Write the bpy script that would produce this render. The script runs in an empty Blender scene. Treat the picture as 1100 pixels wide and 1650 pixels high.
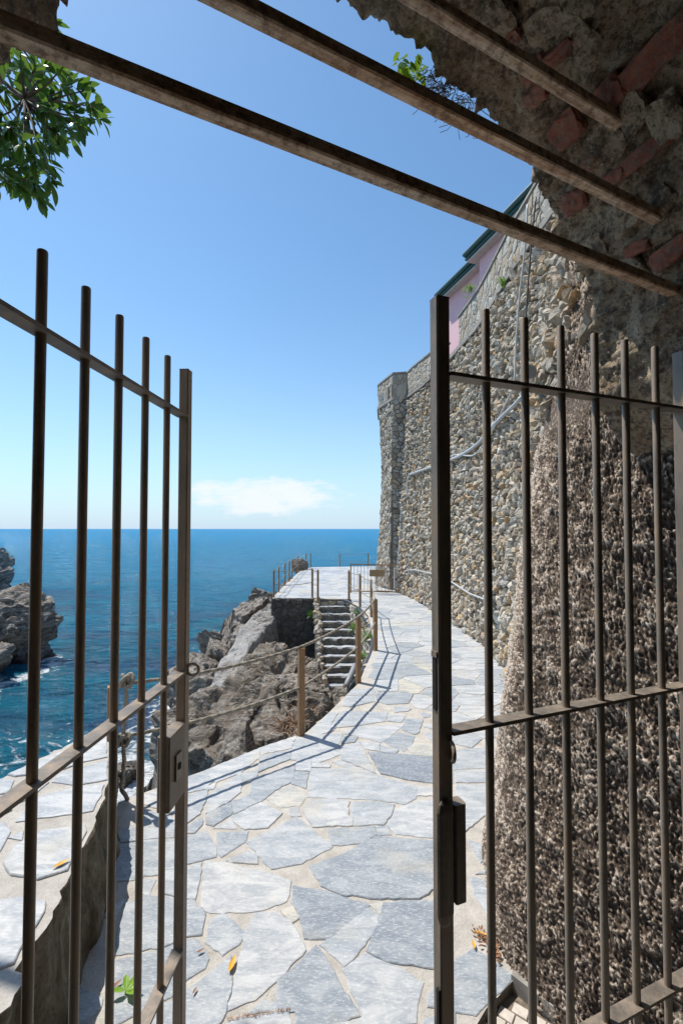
import bpy, bmesh, math, random
import numpy as np
from mathutils import Vector, Matrix

# ------------------------------------------------------------------ camera, light, world
sc = bpy.context.scene
COL = sc.collection
CAMZ = 1.85
F = 733.0
PITCH = math.radians(1.71)
CY = 852 - F * math.tan(PITCH)

cd = bpy.data.cameras.new('camera')
cam = bpy.data.objects.new('camera', cd)
COL.objects.link(cam)
cam.location = (0, 0, CAMZ)
cam.rotation_euler = (math.pi / 2 + PITCH, 0, 0)
cd.sensor_width = 36
cd.sensor_fit = 'AUTO'
cd.lens = F / 1650 * 36
cd.shift_y = (CY - 825) / 1650
cd.clip_start = 0.02
cd.clip_end = 60000
sc.camera = cam

sc.view_settings.view_transform = 'Standard'
sc.view_settings.look = 'None'
sc.view_settings.gamma = 1
sc.view_settings.use_curve_mapping = False
sc.view_settings.exposure = 0.12

SUN_AZ = math.atan2(-0.337, 0.223)      # measured from +Y towards +X
SUN_EL = math.radians(62.0)
S = Vector((math.sin(SUN_AZ) * math.cos(SUN_EL), math.cos(SUN_AZ) * math.cos(SUN_EL), math.sin(SUN_EL)))
sd = bpy.data.lights.new('sun', 'SUN')
sun = bpy.data.objects.new('sun', sd)
COL.objects.link(sun)
sd.energy = 5.0
sd.angle = math.radians(0.53)
sd.color = (1.0, 0.93, 0.83)
sun.rotation_euler = (-S).to_track_quat('-Z', 'Y').to_euler()
sun.location = (0, 0, 30)

world = bpy.data.worlds.new("World")
sc.world = world
world.use_nodes = True
wn, wl = world.node_tree.nodes, world.node_tree.links
for n in list(wn): wn.remove(n)
def WN(t, **k):
    n = wn.new(t)
    for a, b in k.items(): setattr(n, a, b)
    return n
sky = WN('ShaderNodeTexSky', sky_type='NISHITA', sun_disc=False, sun_elevation=SUN_EL,
         sun_rotation=SUN_AZ, altitude=0, air_density=1.0, dust_density=0.35, ozone_density=2.2)
bg = WN('ShaderNodeBackground'); out = WN('ShaderNodeOutputWorld')
tc = WN('ShaderNodeTexCoord'); sep = WN('ShaderNodeSeparateXYZ')
wl.new(tc.outputs['Generated'], sep.inputs[0])
def WM(op, a, b=None, c=None, clamp=False):
    n = WN('ShaderNodeMath', operation=op); n.use_clamp = clamp
    for i, v in enumerate((a, b, c)):
        if v is None: continue
        if isinstance(v, (int, float)): n.inputs[i].default_value = v
        else: wl.new(v, n.inputs[i])
    return n.outputs[0]
az = WM('ARCTAN2', sep.outputs[0], sep.outputs[1])
el = WM('ARCSINE', sep.outputs[2])
# one low cumulus bank over the sea
ca = WM('DIVIDE', WM('SUBTRACT', az, -0.165), 0.155)
lowe = WM('DIVIDE', WM('SUBTRACT', el, 0.07), 0.042)
rr = WM('ADD', WM('MULTIPLY', ca, ca), WM('MULTIPLY', lowe, lowe))
cmb = WN('ShaderNodeCombineXYZ')
wl.new(WM('MULTIPLY', az, 9.0), cmb.inputs[0]); wl.new(WM('MULTIPLY', el, 24.0), cmb.inputs[1])
nz = WN('ShaderNodeTexNoise'); nz.inputs['Scale'].default_value = 1.6; nz.inputs['Detail'].default_value = 9
nz.inputs['Roughness'].default_value = 0.6
wl.new(cmb.outputs[0], nz.inputs['Vector'])
msk = WM('SUBTRACT', WM('MULTIPLY_ADD', nz.outputs['Fac'], 4.4, -0.95), rr)
msk = WM('MULTIPLY', WM('SMOOTH_MIN', WM('MAXIMUM', msk, 0.0), 1.0, 0.3), 0.85, None, True)
# horizon haze wisps
hz = WM('MULTIPLY', WM('POWER', WM('SUBTRACT', 1.0, WM('ABSOLUTE', el), None, True), 5.5), 0.93, None, True)
mx0 = WN('ShaderNodeMix', data_type='RGBA'); mx0.inputs['B'].default_value = (3.7, 4.7, 5.75, 1)
wl.new(hz, mx0.inputs['Factor']); 
hsv = WN('ShaderNodeHueSaturation'); hsv.inputs['Saturation'].default_value = 1.0
wl.new(sky.outputs[0], hsv.inputs['Color'])
tnt = WN('ShaderNodeMix', data_type='RGBA', blend_type='MULTIPLY'); tnt.inputs['Factor'].default_value = 1.0; tnt.inputs['B'].default_value = (0.83, 1.05, 1.10, 1)
wl.new(hsv.outputs[0], tnt.inputs['A']); wl.new(tnt.outputs['Result'], mx0.inputs['A'])
mx = WN('ShaderNodeMix', data_type='RGBA'); mx.inputs['B'].default_value = (5.8, 6.05, 6.4, 1)
wl.new(msk, mx.inputs['Factor']); wl.new(mx0.outputs['Result'], mx.inputs['A'])
wl.new(mx.outputs['Result'], bg.inputs['Color'])
bg.inputs['Strength'].default_value = 0.15
wl.new(bg.outputs[0], out.inputs['Surface'])

# ------------------------------------------------------------------ helpers
rng = random.Random(7)
nrng = np.random.default_rng(11)
_P = np.concatenate([nrng.permutation(256)] * 3)
_G = nrng.normal(size=(256, 3)); _G /= np.linalg.norm(_G, axis=1)[:, None]
def perlin(p):
    p = np.asarray(p, float); i = np.floor(p).astype(int); f = p - i; i &= 255
    w = f * f * f * (f * (f * 6 - 15) + 10)
    r = np.zeros(len(p))
    for dx in (0, 1):
        for dy in (0, 1):
            for dz in (0, 1):
                h = _P[_P[_P[(i[:, 0] + dx) & 255] + ((i[:, 1] + dy) & 255)] + ((i[:, 2] + dz) & 255)]
                g = _G[h]
                d = (g * (f - np.array([dx, dy, dz]))).sum(1)
                r += d * (w[:, 0] if dx else 1 - w[:, 0]) * (w[:, 1] if dy else 1 - w[:, 1]) * (w[:, 2] if dz else 1 - w[:, 2])
    return r * 1.6
def fbm(p, o=4, lac=2.03, g=0.5):
    p = np.asarray(p, float); r = 0; a = 1
    for k in range(o):
        r = r + a * perlin(p + 17.3 * k); p = p * lac; a *= g
    return r
def ridged(p, o=4, g=0.5):
    p = np.asarray(p, float); r = 0; a = 1
    for k in range(o):
        r = r + a * (1 - 2 * np.abs(perlin(p + 31.7 * k))); p = p * 2.05; a *= g
    return r

ST, CT = math.sin(PITCH), math.cos(PITCH)
def ray(px, py):
    """direction per metre of Y for a point of the survey photograph"""
    x = (px - 550) / F; u = (CY - py) / F
    y = CT - ST * u; z = ST + CT * u
    return Vector((x / y, 1.0, z / y))
def at(px, py, D):
    d = ray(px, py); return Vector((d.x * D, D, CAMZ + d.z * D))
def ground(px, py, z=0.0):
    d = ray(px, py); D = (z - CAMZ) / d.z
    return Vector((d.x * D, D, z))
def project(p):
    v = Vector(p) - Vector((0, 0, CAMZ))
    dep = v.y * CT + v.z * ST
    if dep < 0.05: return None
    up = -v.y * ST + v.z * CT
    return (550 + F * v.x / dep, CY - F * up / dep, dep)
def inframe(q, m=0):
    return q is not None and -m < q[0] < 1100 + m and -m < q[1] < 1650 + m

ORG = {}
def tag(o, label=None, cat=None, group=None, kind=None):
    if label: o['label'] = label
    if cat: o['category'] = cat
    if group: o['group'] = group
    if kind: o['kind'] = kind
    return o
def thing(name, loc, label, cat, group=None):
    o = bpy.data.objects.new(name, None); o.empty_display_size = 0.1
    COL.objects.link(o); o.location = loc; ORG[o.name] = Vector(loc)
    return tag(o, label, cat, group)
def link(name, me, parent=None, origin=(0, 0, 0)):
    o = bpy.data.objects.new(name, me); COL.objects.link(o)
    ORG[o.name] = Vector(origin)
    if parent is not None:
        o.parent = parent; o.location = Vector(origin) - ORG[parent.name]
    else: o.location = origin
    return o
def mk(name, V, Fc, m, parent=None, smooth=False, tint=None, kind=None, origin=None):
    V = np.asarray(V, float)
    if origin is None:
        origin = tuple(V.mean(0)) if len(V) else (0, 0, 0)
    me = bpy.data.meshes.new(name)
    me.from_pydata((V - np.array(origin)).tolist(), [], Fc)
    if isinstance(m, (list, tuple)):
        for q in m: me.materials.append(q)
    else: me.materials.append(m)
    if smooth: me.polygons.foreach_set('use_smooth', [True] * len(me.polygons))
    if tint is not None:
        a = me.attributes.new('tint', 'FLOAT', 'FACE')
        t = np.full(len(me.polygons), tint, float) if np.isscalar(tint) else np.asarray(tint, float)
        a.data.foreach_set('value', t)
    me.update()
    o = link(name, me, parent, origin)
    if kind: o['kind'] = kind
    return o
class MB:
    def __init__(s): s.v = []; s.f = []; s.t = []
    def add(s, V, Fc, t=0.5):
        b = len(s.v); s.v.extend([tuple(p) for p in V]); s.f.extend([tuple(i + b for i in f) for f in Fc]); s.t.extend([t] * len(Fc)); return s
    def box(s, c, sx, sy, sz, X=(1, 0, 0), Y=None, Z=(0, 0, 1), t=0.5):
        X = Vector(X).normalized(); Z = Vector(Z).normalized(); Y = Vector(Y).normalized() if Y else Z.cross(X).normalized()
        c = Vector(c)
        P = [c + X * (a * sx / 2) + Y * (b * sy / 2) + Z * (d * sz / 2) for d in (-1, 1) for a, b in ((-1, -1), (1, -1), (1, 1), (-1, 1))]
        return s.add(P, [(3, 2, 1, 0), (4, 5, 6, 7), (0, 1, 5, 4), (1, 2, 6, 5), (2, 3, 7, 6), (3, 0, 4, 7)], t)
    def cbox(s, c, sx, sy, sz, X=(1, 0, 0), Z=(0, 0, 1), b=0.003, t=0.5):
        """box whose long (Z) edges are chamfered"""
        X = Vector(X).normalized(); Z = Vector(Z).normalized(); Y = Z.cross(X).normalized(); c = Vector(c)
        hx, hy = sx / 2, sy / 2
        o = [(-hx + b, -hy), (hx - b, -hy), (hx, -hy + b), (hx, hy - b), (hx - b, hy), (-hx + b, hy), (-hx, hy - b), (-hx, -hy + b)]
        P = [c + X * x + Y * y + Z * z for z in (-sz / 2, sz / 2) for x, y in o]
        n = 8
        return s.add(P, [tuple(range(n))[::-1], tuple(range(n, 2 * n))] + [(i, (i + 1) % n, n + (i + 1) % n, n + i) for i in range(n)], t)
    def tube(s, pts, r, n=10, cap=True, lobes=0, twist=0, amp=0.0, t=0.5):
        pts = [Vector(p) for p in pts]; m = len(pts)
        R = r if hasattr(r, '__len__') else [r] * m
        T = [(pts[min(i + 1, m - 1)] - pts[max(i - 1, 0)]).normalized() for i in range(m)]
        a = Vector((0, 0, 1)) if abs(T[0].z) < 0.9 else Vector((1, 0, 0))
        N = (a - T[0] * a.dot(T[0])).normalized(); L = 0; V = []
        for i in range(m):
            if i:
                L += (pts[i] - pts[i - 1]).length
                N = (N - T[i] * N.dot(T[i])).normalized()
            B = T[i].cross(N)
            for k in range(n):
                th = 2 * math.pi * k / n
                rr_ = R[i] * (1 + amp * math.cos(lobes * (th) + twist * L)) if lobes else R[i]
                V.append(pts[i] + (N * math.cos(th) + B * math.sin(th)) * rr_)
        Fc = [(i * n + k, i * n + (k + 1) % n, (i + 1) * n + (k + 1) % n, (i + 1) * n + k) for i in range(m - 1) for k in range(n)]
        if cap: Fc += [tuple(range(n))[::-1], tuple(range((m - 1) * n, m * n))]
        return s.add(V, Fc, t)
    def build(s, name, m, parent=None, smooth=False, kind=None, origin=None, tint=False):
        return mk(name, s.v, s.f, m, parent, smooth, s.t if tint else None, kind, origin)
def autosmooth(o, ang=40):
    me = o.data
    me.polygons.foreach_set('use_smooth', [True] * len(me.polygons))
    bm = bmesh.new(); bm.from_mesh(me)
    for e in bm.edges:
        if len(e.link_faces) == 2 and e.calc_face_angle(0) > math.radians(ang): e.smooth = False
    bm.to_mesh(me); bm.free(); return o
ICO = {}
def ico(sub):
    if sub not in ICO:
        bm = bmesh.new(); bmesh.ops.create_icosphere(bm, subdivisions=sub, radius=1)
        bm.verts.ensure_lookup_table()
        ICO[sub] = (np.array([v.co[:] for v in bm.verts]), [tuple(v.index for v in f.verts) for f in bm.faces]); bm.free()
    return ICO[sub]
def grid(nu, nv, fn, flip=False):
    """fn takes arrays U,V index grids (nu*nv) -> (N,3)"""
    U, V = np.meshgrid(np.arange(nu), np.arange(nv), indexing='ij')
    P = fn(U.ravel(), V.ravel())
    i = (U[:-1, :-1] * nv + V[:-1, :-1]).ravel()
    q = np.stack([i, i + nv, i + nv + 1, i + 1], 1)
    if flip: q = q[:, ::-1]
    return P, q
def mk_grid(name, P, q, m, parent=None, smooth=True, kind=None, origin=(0, 0, 0), attrs=None):
    me = bpy.data.meshes.new(name)
    me.vertices.add(len(P)); me.vertices.foreach_set('co', (P - np.array(origin)).ravel())
    me.loops.add(q.size); me.loops.foreach_set('vertex_index', q.ravel().astype(np.int32))
    me.polygons.add(len(q)); me.polygons.foreach_set('loop_start', np.arange(0, q.size, 4, dtype=np.int32))
    me.polygons.foreach_set('use_smooth', [smooth] * len(q))
    me.update(calc_edges=True)
    if attrs:
        for k, v in attrs.items():
            a = me.attributes.new(k, 'FLOAT', 'POINT'); a.data.foreach_set('value', v)
    me.materials.append(m)
    o = link(name, me, parent, origin)
    if kind: o['kind'] = kind
    return o

# ------------------------------------------------------------------ materials
class NT:
    def __init__(s, name):
        s.m = bpy.data.materials.new(name); s.m.use_nodes = True
        s.n = s.m.node_tree.nodes; s.l = s.m.node_tree.links
        s.b = s.n['Principled BSDF']; s.o = s.n['Material Output']
        s.tc = s.n.new('ShaderNodeTexCoord'); g = s.n.new('ShaderNodeNewGeometry'); s.pos = g.outputs['Position']
    def set(s, n, k, v):
        if v is None: return
        i = n.inputs[k]
        if isinstance(v, bpy.types.NodeSocket): s.l.new(v, i)
        else: i.default_value = v
    def noise(s, sc_, det=6, rough=0.6, vec=None, dist=0.0, out='Fac'):
        n = s.n.new('ShaderNodeTexNoise'); s.set(n, 'Scale', sc_); s.set(n, 'Detail', det); s.set(n, 'Roughness', rough); s.set(n, 'Distortion', dist)
        s.set(n, 'Vector', vec or s.pos); return n.outputs[out]
    def vor(s, sc_, feat='F1', vec=None, out='Distance', rnd=1.0):
        n = s.n.new('ShaderNodeTexVoronoi'); n.feature = feat; s.set(n, 'Scale', sc_); s.set(n, 'Vector', vec or s.pos); s.set(n, 'Randomness', rnd); return n.outputs[out]
    def ramp(s, f, stops):
        n = s.n.new('ShaderNodeValToRGB'); e = n.color_ramp.elements
        while len(e) < len(stops): e.new(0.5)
        for i, (p, c) in enumerate(stops):
            e[i].position = p; e[i].color = (c, c, c, 1) if isinstance(c, (int, float)) else tuple(c) + (1,)
        s.l.new(f, n.inputs[0]); return n.outputs[0]
    def mix(s, f, a, b, mode='MIX'):
        n = s.n.new('ShaderNodeMix'); n.data_type = 'RGBA'; n.blend_type = mode
        s.set(n, 'Factor', f)
        for k, v in (('A', a), ('B', b)):
            if isinstance(v, (tuple, list)) and len(v) == 3: v = tuple(v) + (1,)
            s.set(n, k, v)
        return n.outputs['Result']
    def math(s, op, a, b=None, c=None, clamp=False):
        n = s.n.new('ShaderNodeMath'); n.operation = op; n.use_clamp = clamp
        for i, v in enumerate((a, b, c)):
            if v is None: continue
            if isinstance(v, (int, float)): n.inputs[i].default_value = v
            else: s.l.new(v, n.inputs[i])
        return n.outputs[0]
    def attr(s, k, out='Fac'):
        n = s.n.new('ShaderNodeAttribute'); n.attribute_name = k; return n.outputs[out]
    def scalev(s, v, sx, sy, sz, rot=(0, 0, 0)):
        n = s.n.new('ShaderNodeMapping'); n.inputs['Scale'].default_value = (sx, sy, sz); n.inputs['Rotation'].default_value = rot
        s.l.new(v, n.inputs['Vector']); return n.outputs[0]
    def bump(s, h, st=0.5, d=0.01, prev=None):
        n = s.n.new('ShaderNodeBump'); s.set(n, 'Strength', st); s.set(n, 'Distance', d); s.l.new(h, n.inputs['Height'])
        if prev: s.l.new(prev, n.inputs['Normal'])
        return n.outputs[0]
    def fin(s, col=None, rough=0.8, nor=None, metal=0.0, spec=None):
        if isinstance(col, (tuple, list)): col = tuple(col) + (1,) if len(col) == 3 else col
        s.set(s.b, 'Base Color', col); s.set(s.b, 'Roughness', rough); s.set(s.b, 'Metallic', metal)
        if nor: s.l.new(nor, s.b.inputs['Normal'])
        if spec is not None: s.set(s.b, 'Specular IOR Level', spec)
        return s.m

def m_slab():
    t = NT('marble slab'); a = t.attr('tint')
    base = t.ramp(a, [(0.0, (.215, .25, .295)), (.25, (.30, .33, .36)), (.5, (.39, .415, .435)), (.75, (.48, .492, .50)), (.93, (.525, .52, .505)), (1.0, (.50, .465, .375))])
    vd = t.scalev(t.pos, 3, 9, 3, (0, 0, .5))
    n1 = t.noise(1.6, 8, .68, vec=vd, dist=.8)
    c = t.mix(t.ramp(n1, [(.40, 0.0), (.58, .9)]), base, t.mix(1.0, base, (.62, .67, .73), 'MULTIPLY'))
    n2 = t.noise(14, 8, .7, vec=vd)
    c = t.mix(t.ramp(n2, [(.5, 0.0), (.68, .6)]), c, (.66, .67, .68))
    n3 = t.noise(2.2, 5, .6)
    c = t.mix(t.ramp(n3, [(.55, 0.0), (.7, .5)]), c, (.46, .42, .34))
    n4 = t.noise(60, 3, .7)
    c = t.mix(t.ramp(n4, [(.66, 0.0), (.72, .5)]), c, (.16, .15, .13))
    h = t.math('ADD', t.math('MULTIPLY', n2, .6), t.math('MULTIPLY', t.noise(90, 5, .7), .5))
    nb = t.bump(h, .55, .006)
    nb = t.bump(t.noise(4, 3, .5), .3, .03, nb)
    return t.fin(c, t.ramp(n1, [(.3, .55), (.7, .78)]), nb)
def m_grout():
    t = NT('sandy grout')
    n = t.noise(9, 8, .7); g = t.noise(160, 4, .8)
    c = t.ramp(n, [(.3, (.36, .335, .30)), (.55, (.49, .465, .425)), (.75, (.58, .56, .53))])
    c = t.mix(t.ramp(g, [(.56, 0.0), (.68, .7)]), c, (.10, .075, .055))
    c = t.mix(t.ramp(t.noise(110, 3, .7), [(.6, 0.0), (.7, .6)]), c, (.62, .58, .52))
    return t.fin(c, .95, t.bump(t.math('ADD', t.noise(70, 6, .75), n), .8, .008))
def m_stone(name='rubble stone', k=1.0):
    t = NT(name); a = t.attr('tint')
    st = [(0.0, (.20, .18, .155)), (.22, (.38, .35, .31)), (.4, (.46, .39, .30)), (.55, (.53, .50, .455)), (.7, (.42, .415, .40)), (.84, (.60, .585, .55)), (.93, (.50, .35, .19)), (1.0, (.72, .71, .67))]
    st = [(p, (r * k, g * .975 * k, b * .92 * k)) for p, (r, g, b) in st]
    c = t.ramp(a, st)
    n1 = t.noise(12, 8, .7); n2 = t.noise(55, 6, .7)
    c = t.mix(t.ramp(n1, [(.35, .0), (.7, .6)]), c, t.mix(1.0, c, (.55, .50, .43), 'MULTIPLY'))
    c = t.mix(t.ramp(n2, [(.54, 0.0), (.7, .6)]), c, (.60 * k, .55 * k, .47 * k))
    c = t.mix(t.ramp(t.noise(30, 5, .7), [(.60, 0.0), (.7, .65)]), c, (.09, .08, .065))
    vv = t.vor(28, out='Distance')
    h = t.math('ADD', t.math('MULTIPLY', n2, 1.0), t.math('MULTIPLY', vv, .8))
    return t.fin(c, .9, t.bump(t.math('ADD', h, n1), .9, .012))
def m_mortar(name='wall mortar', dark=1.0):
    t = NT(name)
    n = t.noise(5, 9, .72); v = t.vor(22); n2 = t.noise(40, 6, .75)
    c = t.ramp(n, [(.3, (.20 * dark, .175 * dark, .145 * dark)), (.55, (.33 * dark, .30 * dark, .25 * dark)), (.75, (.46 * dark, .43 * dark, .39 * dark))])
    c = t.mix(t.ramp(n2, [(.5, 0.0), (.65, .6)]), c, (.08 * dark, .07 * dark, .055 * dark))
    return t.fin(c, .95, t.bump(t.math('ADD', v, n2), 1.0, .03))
def m_parapet():
    t = NT('parapet masonry')
    v = t.scalev(t.pos, 1, 1, 1)
    e = t.vor(5.5, 'DISTANCE_TO_EDGE', vec=v); cc = t.vor(5.5, 'F1', vec=v, out='Color')
    sp = t.n.new('ShaderNodeSeparateColor'); t.l.new(cc, sp.inputs[0])
    c = t.ramp(sp.outputs[0], [(0, (.27, .26, .245)), (.5, (.38, .365, .34)), (1, (.47, .45, .42))])
    c = t.mix(t.ramp(t.noise(30, 6, .7), [(.4, 0.0), (.65, .5)]), c, (.22, .21, .19))
    return t.fin(c, .9, t.bump(t.noise(40, 6, .7), .7, .01))
def m_popcorn():
    t = NT('rough cast render')
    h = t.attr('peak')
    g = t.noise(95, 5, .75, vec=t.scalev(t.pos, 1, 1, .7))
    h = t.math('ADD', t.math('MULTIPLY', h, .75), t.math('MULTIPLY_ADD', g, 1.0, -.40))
    c = t.ramp(h, [(0.0, (.055, .038, .028)), (.34, (.13, .096, .072)), (.47, (.22, .165, .125)), (.555, (.66, .55, .45)), (.72, (.88, .77, .66))])  # pale tips, dark hollows: grazing sunlight painted in by relief height, plus grain
    n = t.noise(6, 6, .65)
    c = t.mix(t.ramp(n, [(.45, 0.0), (.7, .5)]), c, t.mix(1.0, c, (.68, .60, .52), 'MULTIPLY'))
    c = t.mix(t.ramp(t.noise(2.4, 5, .7), [(.6, 0.0), (.75, .35)]), c, (.16, .16, .15))
    return t.fin(c, .92, t.bump(g, 1.0, .014))
def m_soffit():
    t = NT('old lime mortar')
    n = t.noise(3.2, 9, .68, dist=.4); n2 = t.noise(24, 8, .75); n3 = t.noise(1.5, 5, .6)
    c = t.ramp(n, [(.30, (.18, .11, .065)), (.45, (.46, .33, .21)), (.58, (.66, .52, .36)), (.72, (.78, .68, .52))])
    c = t.mix(t.ramp(n2, [(.49, 0.0), (.58, .8)]), c, (.10, .068, .045))
    c = t.mix(t.ramp(n3, [(.56, 0.0), (.66, .55)]), c, (.27, .26, .24))
    c = t.mix(t.ramp(t.noise(2.6, 6, .7), [(.6, 0.0), (.67, .5)]), c, (.30, .14, .085))
    g = t.noise(80, 5, .8)
    c = t.mix(t.ramp(g, [(.52, 0.0), (.62, .8)]), c, (.12, .08, .055))
    c = t.mix(t.ramp(g, [(.36, .9), (.44, 0.0)]), c, (.72, .64, .52))
    return t.fin(c, .96, t.bump(t.math('ADD', n2, t.math('MULTIPLY', t.noise(90, 4, .8), .6)), 1.0, .035))
def m_brick():
    t = NT('old red brick'); n = t.noise(18, 8, .7); n2 = t.noise(60, 5, .8)
    c = t.ramp(n, [(.3, (.22, .065, .04)), (.55, (.36, .13, .085)), (.72, (.42, .27, .21))])
    c = t.mix(t.ramp(n2, [(.46, 0.0), (.6, .8)]), c, (.20, .15, .115))
    return t.fin(c, .93, t.bump(t.math('ADD', n2, n), .9, .01))
def m_metal(name, base, rust, dark, spec=.5, rg=(.35, .6)):
    t = NT(name); n = t.noise(7, 8, .7, vec=t.scalev(t.pos, 3, 3, .8)); n2 = t.noise(80, 5, .75)
    c = t.ramp(n, [(.3, dark), (.5, base), (.7, rust)])
    c = t.mix(t.ramp(n2, [(.54, 0.0), (.68, .55)]), c, rust)
    return t.fin(c, t.ramp(n, [(.3, rg[0]), (.7, rg[1])]), t.bump(n2, .35, .0015), .25, spec)
def m_beam():
    t = NT('rusted steel beam')
    v = t.scalev(t.pos, 1, 1, 1, (0, 0, -.435))
    v2 = t.scalev(v, 3, 30, 30)
    n = t.noise(1.6, 8, .75, vec=v2); n2 = t.noise(45, 7, .8)
    c = t.ramp(n, [(.3, (.28, .15, .08)), (.47, (.60, .41, .27)), (.62, (.84, .70, .54))])
    c = t.mix(t.ramp(n2, [(.46, 0.0), (.62, .75)]), c, (.12, .05, .025))
    return t.fin(c, .75, t.bump(t.math('ADD', n, n2), .8, .003))
def m_rock(name='slate rock', cols=((.09, .075, .06), (.22, .185, .15), (.33, .285, .24), (.45, .41, .36)), sr=(.5, .3, 0), scl=1.0):
    t = NT(name)
    v = t.scalev(t.pos, 1.2 * scl, 1.2 * scl, 7 * scl, (0.7, 0.55, 0.3))
    n = t.noise(1.5, 9, .68, vec=v, dist=.5); n2 = t.noise(16 * scl, 8, .75); n3 = t.noise(.9, 4, .6)
    c = t.ramp(n, [(.3, cols[0]), (.47, cols[1]), (.6, cols[2]), (.76, cols[3])])
    c = t.mix(t.ramp(n3, [(.5, 0.0), (.65, .45)]), c, (.20, .145, .09))
    c = t.mix(t.ramp(n2, [(.52, 0.0), (.64, .75)]), c, (.05, .04, .032))
    c = t.mix(t.ramp(t.noise(5, 7, .7), [(.5, 0.0), (.66, .55)]), c, (.46, .43, .385))
    ck = t.vor(1.5 * scl, 'DISTANCE_TO_EDGE', vec=t.noise(1.3, 4, .6, out='Color')); c = t.mix(t.ramp(ck, [(0.0, .8), (.035, 0.0)]), c, (.03, .025, .02))
    vn = t.noise(3.0 * scl, 3, .5, vec=t.scalev(t.pos, 1, .5, 1.6, (.3, .9, .2)), dist=1.4)
    c = t.mix(t.ramp(vn, [(.48, 0.0), (.5, .7), (.52, 0.0)]), c, (.50, .48, .45))
    # dark, algae stained band by the water
    sp = t.n.new('ShaderNodeSeparateXYZ'); t.l.new(t.pos, sp.inputs[0])
    wz = t.math('ADD', sp.outputs[2], t.math('MULTIPLY', t.noise(1.5, 4, .6), -.9))
    wet = t.math('MULTIPLY_ADD', wz, -1.6, -4.6, clamp=True)
    c = t.mix(wet, c, (.035, .026, .02))
    rgh = t.math('MULTIPLY_ADD', wet, -.55, .9)
    return t.fin(c, rgh, t.bump(t.math('ADD', t.math('ADD', t.math('MULTIPLY', n, 1.5), n2), t.math('MULTIPLY', t.math('MINIMUM', ck, .08), 9.0)), 1.0, .06))
def m_plain(name, c, r=.6, nz_=.15, sc_=20, bump=.2, spec=None, metal=0.0):
    t = NT(name); n = t.noise(sc_, 6, .7)
    d = tuple(max(0, x * (1 - nz_ * 2)) for x in c); l = tuple(min(1, x * (1 + nz_)) for x in c)
    return t.fin(t.ramp(n, [(.3, d), (.7, l)]), r, t.bump(n, bump, .004), metal, spec)
def m_leaf(name, c1, c2, tr=(.25, .45, .05)):
    t = NT(name); oi = t.n.new('ShaderNodeObjectInfo'); n = t.noise(3, 4, .6); a = t.math('ADD', oi.outputs['Random'], t.attr('tint'))
    f = t.math('FRACT', t.math('ADD', a, n))
    c = t.ramp(f, [(0.1, c1), (.9, c2)])
    t.fin(c, .35)
    tb = t.n.new('ShaderNodeBsdfTranslucent'); tb.inputs['Color'].default_value = tr + (1,)
    mxs = t.n.new('ShaderNodeMixShader'); mxs.inputs[0].default_value = .22
    t.l.new(t.b.outputs[0], mxs.inputs[1]); t.l.new(tb.outputs[0], mxs.inputs[2]); t.l.new(mxs.outputs[0], t.o.inputs['Surface'])
    return t.m
def m_pink():
    t = NT('pink plaster'); n = t.noise(1.2, 8, .65); n2 = t.noise(9, 6, .7, vec=t.scalev(t.pos, 1, 1, .25))
    c = t.ramp(n, [(.3, (.70, .42, .46)), (.7, (.78, .52, .56))])
    c = t.mix(t.ramp(n2, [(.55, 0.0), (.8, .3)]), c, (.46, .33, .33))
    return t.fin(c, .85, t.bump(t.noise(40, 4, .7), .2, .004))
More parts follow.
